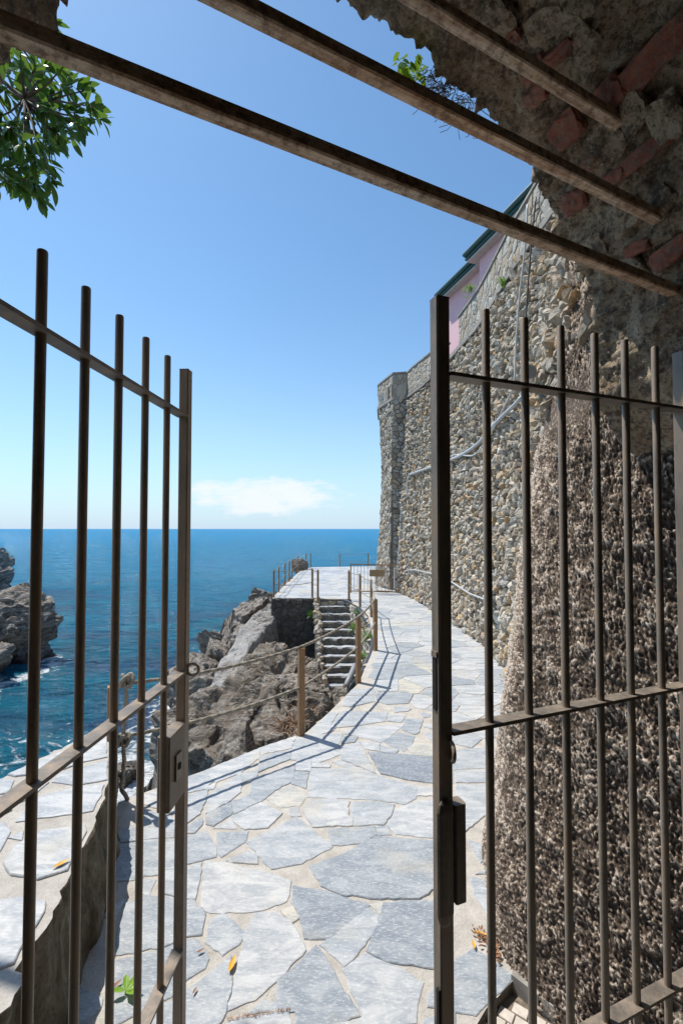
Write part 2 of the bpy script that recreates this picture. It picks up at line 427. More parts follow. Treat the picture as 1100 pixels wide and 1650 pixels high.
def m_sea():
    t = NT('sea water')
    foam = t.attr('foam'); sh = t.attr('shallow')
    p = t.pos
    d = t.n.new('ShaderNodeVectorMath'); d.operation = 'LENGTH'; t.l.new(p, d.inputs[0]); dist = d.outputs['Value']
    n1 = t.noise(.55, 5, .6, vec=t.scalev(p, 1, 1.8, 1)); n2 = t.noise(2.6, 7, .68, vec=t.scalev(p, 1, 1.7, 1), dist=.3); n3 = t.noise(9, 5, .65)
    big = t.noise(.012, 5, .6, vec=t.scalev(p, .5, 2.2, 1))
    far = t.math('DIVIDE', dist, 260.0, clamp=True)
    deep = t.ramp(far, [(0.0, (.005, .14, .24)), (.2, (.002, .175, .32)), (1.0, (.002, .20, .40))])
    patch = t.ramp(t.noise(.16, 5, .6, vec=t.scalev(p, 1, 2.0, 1)), [(.42, 0.0), (.6, 1.0)])
    shc = t.mix(patch, (.008, .140, .210), (.030, .050, .105))
    c = t.mix(t.math('MULTIPLY', sh, .85, clamp=True), deep, shc)
    c = t.mix(t.math('MULTIPLY_ADD', big, 1.2, -.35, clamp=True), c, t.mix(1.0, c, (.7, .8, .9), 'MULTIPLY'))
    fn = t.noise(1.5, 9, .72, vec=t.scalev(p, 1, 1.3, 1), dist=1.6)
    fn = t.math('SUBTRACT', t.math('ADD', fn, t.math('MULTIPLY', foam, .42)), .74)
    fm = t.math('MULTIPLY', fn, 9.0, clamp=True)
    c = t.mix(fm, c, (.78, .82, .84))
    # small waves: fine relief that fades as it becomes finer than the eye can tell
    h = t.math('ADD', t.math('MULTIPLY', n1, 1.0), t.math('ADD', t.math('MULTIPLY', n2, .38), t.math('MULTIPLY', n3, .20)))
    nb = t.bump(h, 1.0, .62)
    n0 = t.noise(.16, 4, .55, vec=t.scalev(p, 1, 2.2, 1)); nb = t.bump(n0, 1.0, 1.6, nb)
    t.fin(c, .9, nb, spec=0.0)
    gl = t.n.new('ShaderNodeBsdfGlossy'); gl.inputs['Roughness'].default_value = .08; t.l.new(nb, gl.inputs['Normal'])
    fr = t.n.new('ShaderNodeFresnel'); fr.inputs['IOR'].default_value = 1.33; t.l.new(nb, fr.inputs['Normal'])
    fac = t.math('MULTIPLY', t.math('MAXIMUM', t.math('MINIMUM', fr.outputs[0], .30), .07), t.math('SUBTRACT', 1.0, fm))
    ms = t.n.new('ShaderNodeMixShader'); t.l.new(fac, ms.inputs[0]); t.l.new(t.b.outputs[0], ms.inputs[1]); t.l.new(gl.outputs[0], ms.inputs[2])
    t.l.new(ms.outputs[0], t.o.inputs['Surface'])
    return t.m

M = dict(slab=m_slab(), grout=m_grout(), stone=m_stone(), shade_stone=m_stone('shade-darkened stone', .42), mortar=m_mortar('wall mortar', .62), dark_mortar=m_mortar('shaded mortar', .35), parapet=m_parapet(), pop=m_popcorn(),  # terrace wall copies of stone and mortar, darkened to paint in its shade
         soffit=m_soffit(), brick=m_brick(), beam=m_beam(), rock=m_rock(), sea=m_sea(), pink=m_pink(),
         pale=m_rock('pale smooth rock', ((.27, .26, .25), (.36, .35, .34), (.42, .41, .40), (.46, .45, .435))),
         grey=m_rock('grey slate', ((.06, .06, .06), (.15, .15, .148), (.235, .232, .225), (.34, .335, .325)), scl=.5),
         gate=m_metal('brown gate metal', (.26, .215, .17), (.36, .25, .165), (.14, .118, .095)),
         gate_plate=m_metal('worn gate plate', (.20, .17, .14), (.34, .26, .19), (.11, .095, .08), rg=(.4, .65)),
         ring=m_metal('worn steel ring', (.33, .27, .22), (.40, .28, .20), (.2, .17, .14), rg=(.25, .45)),
         post=m_metal('rust brown post', (.30, .185, .10), (.42, .24, .11), (.21, .15, .10), rg=(.6, .85)),
         rope=m_plain('weathered rope', (.30, .275, .225), .95, .3, 60, .5),
         hose=m_plain('black hose', (.045, .05, .06), .45, .2, 12, .1), white_pipe=m_plain('grey plastic pipe', (.46, .47, .48), .4, .06, 8, .05),
         cable=m_plain('pale cable', (.50, .50, .49), .55, .1, 20, .1), dark_cable=m_plain('dark cable', (.05, .05, .05), .6, .1, 20, .1),
         lampgrey=m_plain('grey lamp housing', (.25, .26, .27), .5, .08, 30, .1), board=m_plain('brown sign board', (.30, .20, .10), .7, .15, 20, .2),
         teal=m_plain('dark teal paint', (.018, .085, .085), .45, .1, 6, .05), soffb=m_plain('pale eave boards', (.50, .46, .42), .8, .08, 6, .05),
         concrete=m_plain('old concrete', (.33, .315, .285), .9, .22, 9, .6), tile=m_plain('small floor tile', (.58, .53, .47), .7, .12, 40, .2),
         dirt=m_plain('dirt', (.20, .165, .125), .95, .35, 50, .9),
         leaf=m_leaf('glossy leaf', (.016, .050, .012), (.045, .115, .018)), leaf2=m_leaf('bright leaf', (.10, .23, .02), (.20, .36, .04), (.4, .6, .05)),
         fern=m_leaf('fern green', (.07, .19, .03), (.14, .28, .05), (.3, .5, .08)),
         yleaf=m_plain('yellow leaf', (.70, .36, .02), .5, .12, 30, .2), dleaf=m_plain('dry leaf', (.30, .15, .07), .7, .3, 30, .3),
         bark=m_plain('bark', (.12, .09, .065), .9, .3, 30, .8), dry=m_plain('dry stems', (.30, .20, .13), .85, .3, 20, .3),
         soffit_stone=m_soffit(), riser=m_plain('shade-darkened riser', (.17, .15, .125), .95, .4, 16, 1.0), dark=m_plain('dark hollow', (.015, .013, .012), .9, .1, 10, .1))

# ------------------------------------------------------------------ planar cell tools
def clip(poly, p, n):
    """keep the side of a 2D polygon where (x-p).n <= 0"""
    r = []; m = len(poly)
    for i in range(m):
        a = poly[i]; b = poly[(i + 1) % m]
        da = (a[0] - p[0]) * n[0] + (a[1] - p[1]) * n[1]; db = (b[0] - p[0]) * n[0] + (b[1] - p[1]) * n[1]
        if da <= 0: r.append(a)
        if da * db < 0:
            k = da / (da - db); r.append((a[0] + (b[0] - a[0]) * k, a[1] + (b[1] - a[1]) * k))
    return r
def voronoi(pts, R):
    P = np.array(pts); out = []
    cs = R; buckets = {}
    for i, p in enumerate(P): buckets.setdefault((int(p[0] // cs), int(p[1] // cs)), []).append(i)
    for i, p in enumerate(P):
        kx, ky = int(p[0] // cs), int(p[1] // cs)
        nb = [j for a in (-1, 0, 1) for b in (-1, 0, 1) for j in buckets.get((kx + a, ky + b), ()) if j != i]
        d = P[nb] - p if nb else np.zeros((0, 2)); dd = (d ** 2).sum(1); o = np.argsort(dd)[:18]
        poly = [(p[0] - R, p[1] - R), (p[0] + R, p[1] - R), (p[0] + R, p[1] + R), (p[0] - R, p[1] + R)]
        for k in o:
            poly = clip(poly, (p[0] + d[k][0] / 2, p[1] + d[k][1] / 2), d[k])
            if len(poly) < 3: break
        out.append(poly)
    return out
def area(p):
    return 0.5 * sum(p[i][0] * p[(i + 1) % len(p)][1] - p[(i + 1) % len(p)][0] * p[i][1] for i in range(len(p)))
def cent(p):
    return (sum(a[0] for a in p) / len(p), sum(a[1] for a in p) / len(p))
def inside(pt, poly):
    x, y = pt; c = False; j = len(poly) - 1
    for i in range(len(poly)):
        xi, yi = poly[i]; xj, yj = poly[j]
        if (yi > y) != (yj > y) and x < (xj - xi) * (y - yi) / (yj - yi) + xi: c = not c
        j = i
    return c
def inset(poly, d):
    if area(poly) < 0: poly = poly[::-1]
    n = len(poly); r = []
    for i in range(n):
        a, b, c = poly[i - 1], poly[i], poly[(i + 1) % n]
        e1 = (b[0] - a[0], b[1] - a[1]); e2 = (c[0] - b[0], c[1] - b[1])
        l1 = math.hypot(*e1) or 1e-6; l2 = math.hypot(*e2) or 1e-6
        n1 = (-e1[1] / l1, e1[0] / l1); n2 = (-e2[1] / l2, e2[0] / l2)
        nx, ny = n1[0] + n2[0], n1[1] + n2[1]; l = math.hypot(nx, ny) or 1e-6
        k = d / max(.5, l / 2)
        r.append((b[0] + nx / l * k, b[1] + ny / l * k))
    return r
def roughen(poly, step, amp, seed):
    r_ = random.Random(seed); out = []; n = len(poly)
    for i in range(n):
        a, b = poly[i], poly[(i + 1) % n]; L = math.hypot(b[0] - a[0], b[1] - a[1]); k = max(1, int(L / step))
        for j in range(k):
            f = j / k; w = 0.0 if j == 0 else r_.gauss(0, amp)
            nx, ny = -(b[1] - a[1]) / (L or 1), (b[0] - a[0]) / (L or 1)
            out.append((a[0] + (b[0] - a[0]) * f + nx * w, a[1] + (b[1] - a[1]) * f + ny * w))
    return out

# ------------------------------------------------------------------ wall geometry (right side)
XBY = [(1.2, 0.93), (1.45, 0.86), (1.7, .885), (1.9, .76), (2.1, .68), (2.3, .73), (2.62, .83), (3.2, 1.08), (3.49, 1.19), (4.1, 1.45), (4.88, 1.76), (5.3, 1.98), (5.82, 2.14), (6.5, 2.23), (7.2, 2.27), (8.5, 2.23), (10.2, 2.09), (12.0, 1.95), (13.2, 1.70), (13.75, 1.64)]
YB = np.array([a for a, b in XBY]); XB_ = np.array([b for a, b in XBY])
def XB(y): return np.interp(y, YB, XB_)
def SL(y): return np.interp(y, [1.5, 1.9, 2.1, 5.0, 6.0, 7, 9.0, 12.3, 13.8], [.0, .09, .128, .135, .085, .066, .088, .082, .062])
def WX(y, z): return XB(y) + SL(y) * z
STR = 5.8      # height of the string course
def wall_hit(px, py, off=0.0):
    d = ray(px, py); D = 1.5
    while D < 14:
        z = CAMZ + d.z * D
        if d.x * D > WX(D, z): break
        D += 0.01
    z = CAMZ + d.z * D
    return Vector((d.x * D - off, D, z))
def is_pop(y, z):
    b = np.interp(z, [0, .8, 1.6, 2.05, 2.2, 2.4, 2.8, 3.4], [5.55, 5.2, 4.5, 3.7, 2.8, 2.1, 1.86, 1.8])
    return y < b + .12 * np.sin(z * 9) + .1 * np.sin(z * 23 + 1)

exec_order = []
# ------------------------------------------------------------------ sea
SHORE = [(3.0, -1.1), (3.5, -1.35), (5, -1.9), (7, -2.6), (9, -3.2), (11, -4.0), (13, -4.6), (15, -5), (20, -5.2), (25, -4.2), (28, -2.0), (29, 3)]
SEA = -3.0
def build_sea():
    R = np.concatenate([np.linspace(1.5, 45, 300), np.geomspace(46, 16000, 90)])
    A = np.radians(np.linspace(-62, 40, 380))
    def fn(u, v):
        r = R[u]; a = A[v]; x = np.sin(a) * r; y = np.cos(a) * r
        fade = np.clip(1 - r / 60, 0, 1)
        h = fbm(np.stack([x * .55, y * .9, r * 0 + 3], 1), 4) * .085 + ridged(np.stack([x * 1.3, y * 2.0, r * 0 + 8], 1), 3) * .022
        return np.stack([x, y, SEA + h * (fade + .0)], 1)
    P, q = grid(len(R), len(A), fn, flip=True)
    x, y = P[:, 0], P[:, 1]
    ys = np.array([a for a, b in SHORE]); xs = np.array([b for a, b in SHORE])
    d = np.abs(x - np.interp(y, ys, xs)) * .85
    d = np.where(y > 27, np.hypot(np.maximum(0, y - 27), np.maximum(0, -3 - x)), d)
    # left hand outcrops
    for cx, cy, rx, ry in ((-12.8, 15.6, 2.6, 2.4), (-12.9, 13.0, 2.6, 2.2), (-21.5, 24.5, 2.5, 4), (-4.1, 8.9, .35, .35)):
        dd = (np.hypot((x - cx) / rx, (y - cy) / ry) - 1) * min(rx, ry); d = np.minimum(d, np.abs(dd))
    foam = np.exp(-(d / .6) ** 1.2)
    near = np.exp(-((x + 6.5) / 3.8) ** 2 - ((y - 9.5) / 3.2) ** 2)
    foam = np.clip(foam * np.where(y < 8, .55, .9) + near * .5, 0, 1)
    sh = np.clip(np.exp(-np.maximum(d - 1, 0) / 6.0), 0, 1)
    sh = np.maximum(sh, np.exp(-((x + 6) / 7) ** 2 - ((y - 9) / 8) ** 2))
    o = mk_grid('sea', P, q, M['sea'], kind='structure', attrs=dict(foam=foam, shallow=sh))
build_sea()

# ------------------------------------------------------------------ path, terrace
L = [ground(*p) for p in ((100, 1645), (130, 1520), (165, 1430), (190, 1292), (300, 1251), (331, 1240), (417, 1205), (455, 1193), (485, 1184), (494, 1179), (512, 1163), (529, 1148), (548, 1129), (562.5, 1114.5), (578, 1100), (588, 1076), (597, 1056), (601, 1045), (602, 1035), (598, 1013), (593, 992), (583, 980))]
edge = [(p.x, p.y) for p in L]
STAIR_TOP = (-.57, .26, 12.05)
edge += [(.26, 11.4), (.26, 12.05), (-.57, 12.05), (-.68, 12.2), (-1.85, 12.2), (-1.87, 14.5), (-1.85, 17), (-1.83, 19.6), (-1.45, 22.0), (1.4, 22.6), (2.6, 22.2), (2.6, 15.2), (1.9, 14.2)]
rightb = [(float(XB(y)) + .12, y) for y in (13.6, 13.2, 12, 10.2, 8.5, 7.2, 6.5, 5.82, 5.3, 4.88, 4.1, 3.49, 2.9, 2.62, 2.3, 2.1, 1.95)]
tl = [ground(*p) for p in ((826, 1578), (805, 1601), (783, 1623), (767, 1650), (750, 1690))]
PATH = edge + rightb + [(p.x, p.y) for p in tl] + [(.3, 1.2), (-.3, .7), (-1.0, .9), (-1.02, 1.4)]
def prism(name, poly, z0, z1, mtop, mside, parent=None, kind=None):
    if area(poly) < 0: poly = poly[::-1]
    n = len(poly)
    V = [(x, y, z1) for x, y in poly] + [(x, y, z0) for x, y in poly]
    Fc = [tuple(range(n))] + [tuple(range(n, 2 * n))[::-1]] + [(i, n + i, n + (i + 1) % n, (i + 1) % n) for i in range(n)]
    o = mk(name, V, Fc, [mtop, mside], parent, kind=kind, origin=(0, 0, 0))
    for k, p in enumerate(o.data.polygons): p.material_index = 0 if k == 0 else 1
    return o
path = prism('path', PATH, -3.4, -.0045, M['grout'], M['mortar'], kind='structure')

def slab_mesh(poly, seed, z=0.0, th=.03, rough=.045, amp=.004, tilt=.004, bev=.0035):
    r_ = random.Random(seed)
    if area(poly) < 0: poly = poly[::-1]
    p0 = roughen(poly, rough, amp, seed)
    p1 = inset(p0, bev)
    cx, cy = cent(poly); tx, ty = r_.uniform(-tilt, tilt), r_.uniform(-tilt, tilt); h = r_.uniform(-.001, .003)
    n = len(p0)
    V = [(x, y, z - th) for x, y in p0] + [(x, y, z - .002 + h * .5) for x, y in p0] + [(x, y, z + h + (x - cx) * tx * 2 + (y - cy) * ty * 2) for x, y in p1]
    Fc = [(i, (i + 1) % n, n + (i + 1) % n, n + i) for i in range(n)] + [(n + i, n + (i + 1) % n, 2 * n + (i + 1) % n, 2 * n + i) for i in range(n)] + [tuple(range(2 * n, 3 * n))]
    return V, Fc
v1 = (180, 1200, 11 / 3); v2 = (180, 1425, 11 / 3); v3 = (450, 1150, 11 / 3); v4 = (450, 1425, 11 / 3); v5 = (700, 1350, 4.583); vc = (350, 1150, 2.2); v7 = (700, 1200, 2.75); vp = (0, 0, 1)
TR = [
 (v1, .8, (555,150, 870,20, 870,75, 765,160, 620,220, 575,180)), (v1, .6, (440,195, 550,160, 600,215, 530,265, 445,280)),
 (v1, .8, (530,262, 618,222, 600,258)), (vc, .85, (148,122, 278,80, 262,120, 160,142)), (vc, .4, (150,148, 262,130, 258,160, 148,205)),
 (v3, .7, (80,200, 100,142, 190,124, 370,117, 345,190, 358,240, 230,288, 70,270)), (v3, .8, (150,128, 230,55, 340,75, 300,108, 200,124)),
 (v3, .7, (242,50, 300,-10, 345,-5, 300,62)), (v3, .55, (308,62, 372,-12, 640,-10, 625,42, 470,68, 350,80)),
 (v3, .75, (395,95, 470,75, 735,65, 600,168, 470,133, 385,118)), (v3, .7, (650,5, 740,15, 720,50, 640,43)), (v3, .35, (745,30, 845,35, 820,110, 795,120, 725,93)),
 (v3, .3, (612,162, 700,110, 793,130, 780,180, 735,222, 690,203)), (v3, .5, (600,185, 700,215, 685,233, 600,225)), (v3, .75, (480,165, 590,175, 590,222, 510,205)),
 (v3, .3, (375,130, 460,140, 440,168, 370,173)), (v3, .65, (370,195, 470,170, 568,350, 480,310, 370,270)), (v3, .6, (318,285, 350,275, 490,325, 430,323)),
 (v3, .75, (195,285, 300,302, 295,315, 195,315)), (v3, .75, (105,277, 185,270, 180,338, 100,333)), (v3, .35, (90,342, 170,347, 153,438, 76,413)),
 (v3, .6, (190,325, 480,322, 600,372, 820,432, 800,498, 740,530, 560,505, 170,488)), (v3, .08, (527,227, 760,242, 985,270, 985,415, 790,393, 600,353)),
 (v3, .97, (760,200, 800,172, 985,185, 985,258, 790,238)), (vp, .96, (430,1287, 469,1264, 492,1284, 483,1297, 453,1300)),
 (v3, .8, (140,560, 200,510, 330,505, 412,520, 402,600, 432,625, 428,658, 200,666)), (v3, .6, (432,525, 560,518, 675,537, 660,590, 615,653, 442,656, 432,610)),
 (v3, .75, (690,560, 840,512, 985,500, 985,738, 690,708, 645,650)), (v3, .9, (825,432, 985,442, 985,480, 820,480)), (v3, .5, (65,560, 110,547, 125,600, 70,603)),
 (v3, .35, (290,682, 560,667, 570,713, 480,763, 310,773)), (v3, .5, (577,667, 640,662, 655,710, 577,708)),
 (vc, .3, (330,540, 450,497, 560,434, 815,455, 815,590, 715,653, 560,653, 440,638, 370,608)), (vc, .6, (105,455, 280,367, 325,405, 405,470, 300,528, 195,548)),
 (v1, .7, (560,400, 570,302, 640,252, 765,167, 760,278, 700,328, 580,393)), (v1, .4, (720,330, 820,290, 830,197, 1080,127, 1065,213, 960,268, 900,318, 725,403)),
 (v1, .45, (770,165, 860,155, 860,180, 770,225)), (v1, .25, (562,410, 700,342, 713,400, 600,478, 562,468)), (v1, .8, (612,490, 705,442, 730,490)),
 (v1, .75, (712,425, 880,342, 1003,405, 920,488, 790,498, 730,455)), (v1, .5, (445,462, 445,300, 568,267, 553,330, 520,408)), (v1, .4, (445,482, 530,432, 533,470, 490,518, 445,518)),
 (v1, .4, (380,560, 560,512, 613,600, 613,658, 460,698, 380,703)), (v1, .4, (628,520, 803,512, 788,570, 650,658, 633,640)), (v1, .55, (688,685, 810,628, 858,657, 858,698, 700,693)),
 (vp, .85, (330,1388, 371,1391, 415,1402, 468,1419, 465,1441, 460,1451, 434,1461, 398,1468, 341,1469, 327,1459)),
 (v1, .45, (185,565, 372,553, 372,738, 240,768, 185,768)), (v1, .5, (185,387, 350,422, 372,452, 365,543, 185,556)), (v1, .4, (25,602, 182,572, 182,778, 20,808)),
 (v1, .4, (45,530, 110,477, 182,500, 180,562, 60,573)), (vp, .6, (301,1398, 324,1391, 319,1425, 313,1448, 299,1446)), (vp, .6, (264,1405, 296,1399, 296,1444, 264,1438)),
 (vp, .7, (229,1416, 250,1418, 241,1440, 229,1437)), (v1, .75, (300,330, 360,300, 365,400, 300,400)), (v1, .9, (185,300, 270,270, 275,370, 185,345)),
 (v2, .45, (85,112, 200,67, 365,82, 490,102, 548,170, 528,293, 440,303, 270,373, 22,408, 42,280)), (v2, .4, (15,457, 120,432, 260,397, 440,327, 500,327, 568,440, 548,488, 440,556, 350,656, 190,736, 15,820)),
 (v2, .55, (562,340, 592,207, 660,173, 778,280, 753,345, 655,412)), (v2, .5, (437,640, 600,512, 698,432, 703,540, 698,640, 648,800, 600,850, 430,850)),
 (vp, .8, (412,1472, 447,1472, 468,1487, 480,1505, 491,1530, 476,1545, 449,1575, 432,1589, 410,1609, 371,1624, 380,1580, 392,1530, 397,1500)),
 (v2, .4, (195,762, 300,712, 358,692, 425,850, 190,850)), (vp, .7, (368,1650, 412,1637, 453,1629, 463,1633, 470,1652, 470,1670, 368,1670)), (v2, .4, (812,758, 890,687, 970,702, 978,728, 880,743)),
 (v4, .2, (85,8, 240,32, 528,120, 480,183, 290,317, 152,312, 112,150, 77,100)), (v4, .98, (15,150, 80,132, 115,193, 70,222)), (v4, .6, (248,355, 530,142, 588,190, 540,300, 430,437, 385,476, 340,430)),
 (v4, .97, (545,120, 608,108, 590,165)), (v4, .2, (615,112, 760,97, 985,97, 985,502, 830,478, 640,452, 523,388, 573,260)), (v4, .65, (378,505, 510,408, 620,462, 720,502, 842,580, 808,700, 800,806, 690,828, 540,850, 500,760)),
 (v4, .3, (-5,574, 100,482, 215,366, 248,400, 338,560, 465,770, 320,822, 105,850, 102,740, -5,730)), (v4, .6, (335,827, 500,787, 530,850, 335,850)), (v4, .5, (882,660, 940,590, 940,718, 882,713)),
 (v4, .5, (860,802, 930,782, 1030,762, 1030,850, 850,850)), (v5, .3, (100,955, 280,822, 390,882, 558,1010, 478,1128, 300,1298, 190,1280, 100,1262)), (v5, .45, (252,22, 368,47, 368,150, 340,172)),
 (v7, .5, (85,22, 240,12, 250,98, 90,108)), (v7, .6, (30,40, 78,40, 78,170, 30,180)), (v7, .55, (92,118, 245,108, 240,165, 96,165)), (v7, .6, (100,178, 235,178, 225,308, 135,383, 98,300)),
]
def pts_of(v, c, z=0.0):
    return [(lambda g: (g.x, g.y))(ground(v[0] + c[i] / v[2], v[1] + c[i + 1] / v[2], z)) for i in range(0, len(c), 2)]
traced = [(pts_of(v, c), t) for v, t, c in TR]
traced = [(inset(p, -.007), t) for p, t in traced]
slabs = [(p, t) for p, t in traced]
# crazy paving beyond the traced stones
pts = []; y = 1.4
while y < 22.6:
    st = .27 if y < 4.5 else (.36 if y < 12 else .42)
    x = -3.0 + rng.random() * st
    while x < 3.0:
        pts.append((x + rng.uniform(-.42, .42) * st, y + rng.uniform(-.42, .42) * st)); 
        x += st * rng.uniform(.8, 1.45)
    y += st * .82
for poly in voronoi(pts, 1.0):
    if len(poly) < 3: continue
    poly = inset(poly, .009 if cent(poly)[1] < 6 else .0065)
    if abs(area(poly)) < .012: continue
    c = cent(poly)
    if not inside(c, PATH): continue
    if not all(inside(q, PATH) for q in poly):
        poly2 = [q if inside(q, PATH) else None for q in poly]
        # pull outside corners in to the edge
        np_ = []
        for q in poly:
            if inside(q, PATH): np_.append(q); continue
            a, b = 0.0, 1.0
            for _ in range(12):
                m_ = (a + b) / 2; qq = (c[0] + (q[0] - c[0]) * m_, c[1] + (q[1] - c[1]) * m_)
                if inside(qq, PATH): a = m_
                else: b = m_
            a *= .97; np_.append((c[0] + (q[0] - c[0]) * a, c[1] + (q[1] - c[1]) * a))
        poly = np_
    if c[1] < 6.2:
        bad = False
        smp = poly + [c] + [((q[0] + c[0]) / 2, (q[1] + c[1]) / 2) for q in poly] + [((poly[i][0] + poly[i - 1][0]) / 2, (poly[i][1] + poly[i - 1][1]) / 2) for i in range(len(poly))]
        for tp, _ in traced:
            if any(inside(q, tp) for q in smp) or any(inside(q, poly) for q in tp): bad = True; break
        if bad:
            # keep a shrunken chip if it then fits the gap
            ok = False
            for k in (.6, .4):
                pk = [(c[0] + (q[0] - c[0]) * k, c[1] + (q[1] - c[1]) * k) for q in poly]
                if abs(area(pk)) > .004 and not any(inside(q, tp) for tp, _ in traced for q in pk + [c]) and not any(inside(q, pk) for tp, _ in traced for q in tp):
                    poly = pk; ok = True; break
            if not ok: continue
    t = min(.99, max(.02, rng.choice((.35, .5, .62, .72, .8, .85, .9)) + rng.uniform(-.1, .1)))
    if rng.random() < .05: t = .98
    slabs.append((poly, t))
def px_size(poly, z=0.0):
    q = [project((x, y, z)) for x, y in poly]
    if any(a is None for a in q): return 0
    if not any(inframe(a, 20) for a in q): return 0
    return abs(area([(a[0], a[1]) for a in q]))
slabs.sort(key=lambda s: -px_size(s[0]))
rest = MB()
for k, (poly, t) in enumerate(slabs):
    far = cent(poly)[1] > 6
    V, Fc = slab_mesh(poly, 1000 + k, rough=.028 if not far else .14, amp=.0032 if not far else .006)
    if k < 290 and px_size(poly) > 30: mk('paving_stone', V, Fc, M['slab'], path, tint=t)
    else: rest.add(V, Fc, t)
rest.build('far_paving_stones', M['slab'], path, kind='stuff', tint=True, origin=(0, 0, 0))

# tiled patch inside the bottom right corner, with its kerb
tp = [ground(*p, -.05) for p in ((750, 1700), (772, 1640), (800, 1600), (830, 1560), (1000, 1600), (1100, 1700))]
tile_bed = mk('tile_bed', [(p.x, p.y, -.05) for p in tp] + [(1.6, 1.2, -.05), (.3, 1.0, -.05)], [tuple(range(8))[::-1]], M['dirt'], kind='structure', origin=(0, 0, 0))
Xt = Vector((.80, -.6, 0)).normalized(); Yt = Vector((.6, .8, 0))
o0 = ground(800, 1648, -.05)
for a in range(-4, 9):
    for b in range(-9, 3):
        c = o0 + Xt * (a * .062 + (b % 2) * .02) + Yt * (b * .047)
        q = project(c)
        if not q or q[1] < 1618 or q[0] > 925 or q[0] < 775: continue
        if q[0] > 850 and q[1] < 1618 + (q[0] - 850) * .62: continue
        V, Fc = slab_mesh([(c.x + Xt.x * u * .029 + Yt.x * w * .0215, c.y + Xt.y * u * .029 + Yt.y * w * .0215) for u, w in ((-1, -1), (1, -1), (1, 1), (-1, 1))], a * 50 + b, z=-.045, th=.01, rough=1, bev=.002, tilt=.01)
        mk('floor_tile', V, Fc, M['tile'], tile_bed)
k0, k1 = ground(826, 1568, .0), ground(985, 1690, .0)
kd = (k1 - k0).normalized(); kb = MB()
for i in range(3):
    a = k0 + (k1 - k0) * (i / 3) + kd * .006; b = k0 + (k1 - k0) * ((i + 1) / 3) - kd * .006
    kb.box((a + b) / 2 + Vector((0, 0, -.02)), (b - a).length, .055, .075, X=kd)
tag(kb.build('kerb', M['concrete']), kind='structure')

# ------------------------------------------------------------------ rough right wall
wall = thing('rubble_wall', (float(XB(9)), 9, 0), 'tall rubble stone retaining wall curving beside the paved path, under the pink house', 'wall')
def build_wall_skin():
    ys = np.concatenate([np.linspace(5.0, 13.75, 190)]); ys = np.concatenate([np.linspace(1.7, 4.98, 95), ys])
    zs = np.linspace(-.1, STR + .02, 150)
    def fn(u, v):
        y = ys[u]; z = zs[v]; x = WX(y, z) + np.clip((np.interp(z, [0, .8, 1.6, 2.05, 2.2, 2.4, 2.8, 3.4], [5.55, 5.2, 4.5, 3.7, 2.8, 2.1, 1.86, 1.8]) - y) / .3 + .6, 0, 1) * .13
        p = np.stack([x, y, z], 1)
        return p + np.stack([fbm(p * 3.0, 3) * .02 + .03 + 0 * x, 0 * x, 0 * x], 1)
    P, q = grid(len(ys), len(zs), fn)
    # leave out what the rough cast covers
    yy, zz = P[q[:, 0], 1], P[q[:, 0], 2]
    mk_grid('mortar_bed', P, q, M['mortar'], wall, origin=tuple(wall.location))
    # closed back so that the wall is solid
    mb = MB()
    for a, b in ((2.2, 5.2), (5.2, 9.5), (9.5, 13.7)):
        xa, xb = float(WX(a, STR)), float(WX(b, STR))
        mb.add([(xa, a, -.5), (xb, b, -.5), (xb + 2.5, b, -.5), (xa + 2.5, a, -.5), (xa + .04, a, STR), (xb + .04, b, STR), (xb + 2.5, b, STR), (xa + 2.5, a, STR)], [(4, 5, 6, 7), (2, 3, 7, 6), (1, 2, 6, 5), (3, 0, 4, 7)])
    mb.build('wall_core', M['mortar'], wall)
build_wall_skin()
# stones: cells on the unrolled wall
AL = np.concatenate([[0], np.cumsum(np.hypot(np.diff(YB), np.diff(XB_)))])
def y_of_t(t): return float(np.interp(t, AL, YB))
t_lo, t_hi = float(np.interp(1.78, YB, AL)), float(AL[-1])
def stone_on(poly, place, seed, hmin=.02, hmax=.075, dome=.15, jit=.011, tl=.28):
    """irregular rubble stone over a 2D cell; place(a,b,h)->world"""
    r_ = random.Random(seed); poly = roughen(poly, .12, .008, seed)
    c = cent(poly); H = r_.uniform(hmin, hmax); ta, tb = r_.gauss(0, tl), r_.gauss(0, tl)
    R = math.sqrt(abs(area(poly)) / math.pi)
    rings = [(1.0, -.03), (.97, H * .55), (.74, H)]
    V = []; n = len(poly)
    for s_, h in rings:
        for q in poly:
            dx, dy = (q[0] - c[0]) * s_, (q[1] - c[1]) * s_
            hh = h + (dx * ta + dy * tb) * (1 if h > 0 else 0) + (r_.uniform(-jit, jit) if h > 0 else 0)
            V.append(place(c[0] + dx, c[1] + dy, hh))
    V.append(place(c[0] + r_.uniform(-.3, .3) * R, c[1] + r_.uniform(-.3, .3) * R, H * (1 + dome * r_.random()) + .004))
    Fc = []
    for k in range(2):
        for i in range(n): Fc.append((k * n + i, k * n + (i + 1) % n, (k + 1) * n + (i + 1) % n, (k + 1) * n + i))
    for i in range(n): Fc.append((2 * n + i, 2 * n + (i + 1) % n, 3 * n))
    return V, Fc
def jitter_pts(a0, a1, b0, b1, sa, sb, j=.45):
    P = []; b = b0
    while b < b1:
        a = a0 + rng.random() * sa
        while a < a1:
            P.append((a + rng.uniform(-j, j) * sa, b + rng.uniform(-j, j) * sb)); a += sa * rng.uniform(.65, 1.5)
        b += sb
    return P
def place_wall(t, z, h):
    y = float(np.interp(t, AL, YB)); x = float(WX(y, z))
    dx = (float(XB(y + .05)) - float(XB(y - .05))) / .1
    n = Vector((-1, dx, float(SL(y)))).normalized()
    return (x + n.x * h, y + n.y * h, z + n.z * h)
cells = []
